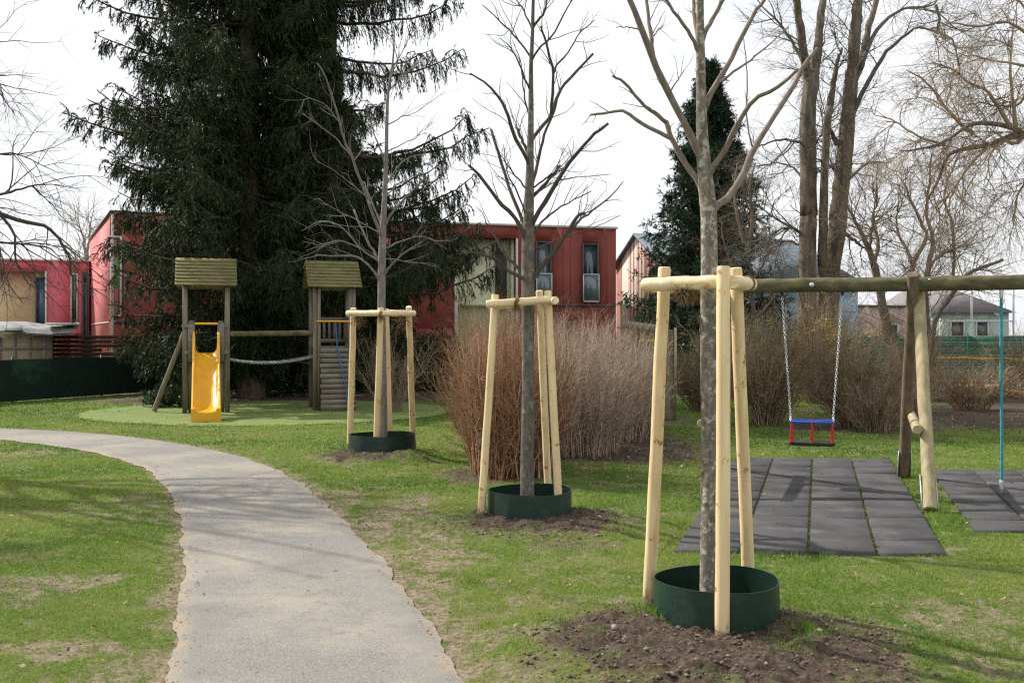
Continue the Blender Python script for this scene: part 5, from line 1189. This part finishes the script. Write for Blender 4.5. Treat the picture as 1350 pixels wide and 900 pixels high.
def barn():
    Lp = np.array([5.25, 50.0]); Rp = np.array([6.85, 46.1]); gu = unit(Rp-Lp); gw = np.linalg.norm(Rp-Lp); rd = np.array([-gu[1], gu[0]])
    t = thing('striped_barn', 'small house with pale vertical board gable and grey roof', 'house', (Lp[0], Lp[1], 0)); f, L = fr2(Lp, Rp); n = 9
    ze, za = 5.05, 6.42
    q = [f(0,0,0), f(L,0,0), f(L,0,ze), f(L/2,0,za), f(0,0,ze)]; q2 = [p+np.append(rd*n, 0) for p in q]
    mb = MB(); mb.poly(q+q2, [[0,1,2,3,4],[9,8,7,6,5],[1,6,7,2],[5,0,4,9],[0,5,6,1]]); mb.build('wall', M['stripes'], t)
    mb = MB()
    for a, b in ((0, 1), (1, 0)):
        e = f(-.2 if a == 0 else L+.2, -.2, ze-.12); r = f(L/2, -.2, za+.03); e2 = e+np.append(rd*(n+.4), 0); r2 = r+np.append(rd*(n+.4), 0); up = np.array([0, 0, .12])
        V = [e, r, r2, e2, e+up, r+up, r2+up, e2+up]; mb.add(V, [(0,1,2,3),(7,6,5,4),(0,4,5,1),(1,5,6,2),(2,6,7,3),(3,7,4,0)])
    mb.build('roof', M['slate'], t)
    mb = MB(); mb.obox(f, .05, L-.05, -.03, -.004, 2.0, 2.06); mb.build('ledge', M['trim_dark'], t)
barn()
def hip_house(name, label, px0, px1, D, ze, zr, dep, wallm, roofm, inset, wins, over=.35):
    p0 = P(px0, 440, D); p1 = P(px1, 440, D); x0, x1 = p0[0], p1[0]; t = thing(name, label, 'house', (x0, D, 0)); f = lambda u, v, z: np.array([x0+u, D+v, z]); L = x1-x0
    m = wallgrid(f, L, 0, ze, [(a, b, c, d) for a, b, c, d in wins]); m.obox(f, 0, L, dep-.2, dep, 0, ze); m.obox(f, 0, .2, .25, dep-.2, 0, ze); m.obox(f, L-.2, L, .25, dep-.2, 0, ze); m.build('wall', M[wallm], t)
    o = over; e = [f(-o,-o,ze+.01), f(L+o,-o,ze+.01), f(L+o,dep+o,ze+.01), f(-o,dep+o,ze+.01), f(inset,dep/2,zr), f(L-inset,dep/2,zr)]
    mb = MB(); mb.poly(e, [[0,1,5,4],[1,2,5],[2,3,4,5],[3,0,4],[3,2,1,0]]); mb.build('roof', M[roofm], t)
    for (a, b, c, d) in wins: window(f, t, a, b, c, d)
    return t, f
hip_house('blue_house', 'light blue house with grey hipped roof behind the big trees', 985, 1131, 45, 3.9, 6.0, 7, 'wall_blue', 'slate', 1.6, [(1.0,1.8,1.4,2.9),(3.6,4.0,1.2,2.8)])
t_, f_ = hip_house('dark_roof_house', 'distant house with dark brown hipped roof at the right', 1240, 1330, 62, 3.0, 4.7, 8, 'wall_teal_hazed', 'tile_dark_hazed', 1.8, [(.6,1.5,1.2,2.5),(2.2,3.0,1.2,2.5)])
hip_house('brown_roof_house', 'distant grey-brown roofed house behind the frame legs', 1195, 1275, 75, 2.9, 5.6, 9, 'wall_brick', 'tile_dark_hazed', 2.2, [(1.0,2.0,1.0,2.2)])
def pinkwall():
    p0 = P(1132, 440, 48); p1 = P(1205, 440, 49); f, L = fr2(p0, p1); t = thing('pink_annexe', 'low flat-topped pinkish building right of the blue house', 'building', (p0[0], p0[1], 0))
    m = wallgrid(f, L, 0, 3.0, [(1.6, 2.3, 1.2, 2.2)]); m.obox(f, 0, L, 4, 4.2, 0, 3.0); m.obox(f, 0, .2, .25, 4, 0, 3.0); m.obox(f, L-.2, L, .25, 4, 0, 3.0); m.build('wall', M['wall_brick'], t); mb = MB(); mb.obox(f, -.1, L+.1, -.1, 4.3, 3.0, 3.1); mb.build('roof', M['trim_dark'], t); window(f, t, 1.6, 2.3, 1.2, 2.2)
pinkwall()
# power pylon
def pylon():
    D = 230; c = P(1285, 440, D); t = thing('power_pylon', 'tall pale lattice power pylon far behind the right trees', 'pylon', (c[0], D, 0)); H = CH+(440-14)/F0*D
    mb = MB(); lv = np.linspace(0, 1, 15)**.8; r = .075
    def w(z): return 4.6*(1-z)**1.2+.7 if z < .95 else .7*(1-(z-.95)/.05)+.1
    def node(z, i): a = w(z); s = ((-1,-1),(1,-1),(1,1),(-1,1))[i]; return np.array([c[0]+s[0]*a, D+s[1]*a, z*H])
    A = []
    for z0, z1 in zip(lv[:-1], lv[1:]):
        for i in range(4):
            A.append((node(z0, i), node(z1, i))); A.append((node(z0, i), node(z1, (i+1) % 4))); A.append((node(z0, (i+1) % 4), node(z1, i))); A.append((node(z1, i), node(z1, (i+1) % 4)))
    tubes(mb, np.array(A), np.full((len(A), 2), r), 4); mb.build('mast', M['pylon'], t)
    for py, half in ((33, 14), (58, 36), (112, 38)):
        mb = MB(); z = CH+(440-py)/F0*D; hw = half/F0*D; A = []
        for s in (-1, 1):
            for y in (-.6, .6):
                A.append(((c[0], D+y, z+.9), (c[0]+s*hw, D, z))); A.append(((c[0], D+y, z-.9), (c[0]+s*hw, D, z)))
            for k in range(1, 7): f = k/7; A.append(((c[0]+s*hw*f, D, z+.9*(1-f)), (c[0]+s*hw*(f-.1), D, z-.9*(1-f))))
            A.append(((c[0]+s*hw, D, z), (c[0]+s*hw, D, z-2.6))); A.append(((c[0]+s*hw*.55, D, z-.5), (c[0]+s*hw*.55, D, z-2.8)))
        tubes(mb, np.array(A), np.full((len(A), 2), r), 4); mb.build('cross_arm', M['pylon'], t)
pylon()

# ------------------------------------------------------------------ light, sky, camera
SE, SAZ = R(40), R(29)   # elevation; angle behind the picture plane, on the left
sd = np.array([-math.cos(SE)*math.cos(SAZ), math.cos(SE)*math.sin(SAZ), math.sin(SE)])
sun = bpy.data.lights.new('sun', 'SUN'); sun.energy = 5.0; sun.angle = R(.9); sun.color = (1, .94, .84)
so_ = bpy.data.objects.new('sun', sun); COL.objects.link(so_); so_.rotation_euler = Vector(tuple(-sd)).to_track_quat('-Z', 'Y').to_euler()
w = bpy.data.worlds.new('World'); sc.world = w; w.use_nodes = True; nt = w.node_tree; bg = nt.nodes['Background']
sky = nt.nodes.new('ShaderNodeTexSky'); sky.sky_type = 'NISHITA'; sky.sun_disc = False; sky.sun_elevation = SE; sky.sun_rotation = math.atan2(sd[0], sd[1]); sky.dust_density = 3.0; sky.ozone_density = 1.; sky.air_density = 1.
tc = nt.nodes.new('ShaderNodeTexCoord'); mp = nt.nodes.new('ShaderNodeMapping'); mp.inputs['Scale'].default_value = (1, 1, 2.5); nt.links.new(tc.outputs['Generated'], mp.inputs[0])
nz = N(nt, 'ShaderNodeTexNoise', Scale=1.8, Detail=7., Roughness=.55); nt.links.new(mp.outputs[0], nz.inputs['Vector'])
rp = ramp(nt, [(.3, (.72, .72, .72)), (.6, (.98, .98, .98))], nz.outputs[0])
cl = mix(nt, rp.outputs[0], sky.outputs[0], (10.4, 10.6, 10.9)); nt.links.new(cl, bg.inputs[0]); bg.inputs[1].default_value = .09
cam = bpy.data.cameras.new('camera'); co = bpy.data.objects.new('camera', cam); COL.objects.link(co); sc.camera = co
co.location = (0, 0, CH); co.rotation_euler = (math.pi/2, 0, 0); cam.sensor_width = 36; cam.lens = 36*F0/1350; cam.shift_y = -10/1350; cam.clip_end = 3000; cam.clip_start = .1
sc.view_settings.view_transform = 'Standard'; sc.view_settings.look = 'None'; sc.view_settings.gamma = 1; sc.view_settings.exposure = .22
sc.cycles.use_denoising = False; sc.cycles.filter_width = 1.25; sc.cycles.max_bounces = 6; sc.cycles.transparent_max_bounces = 4
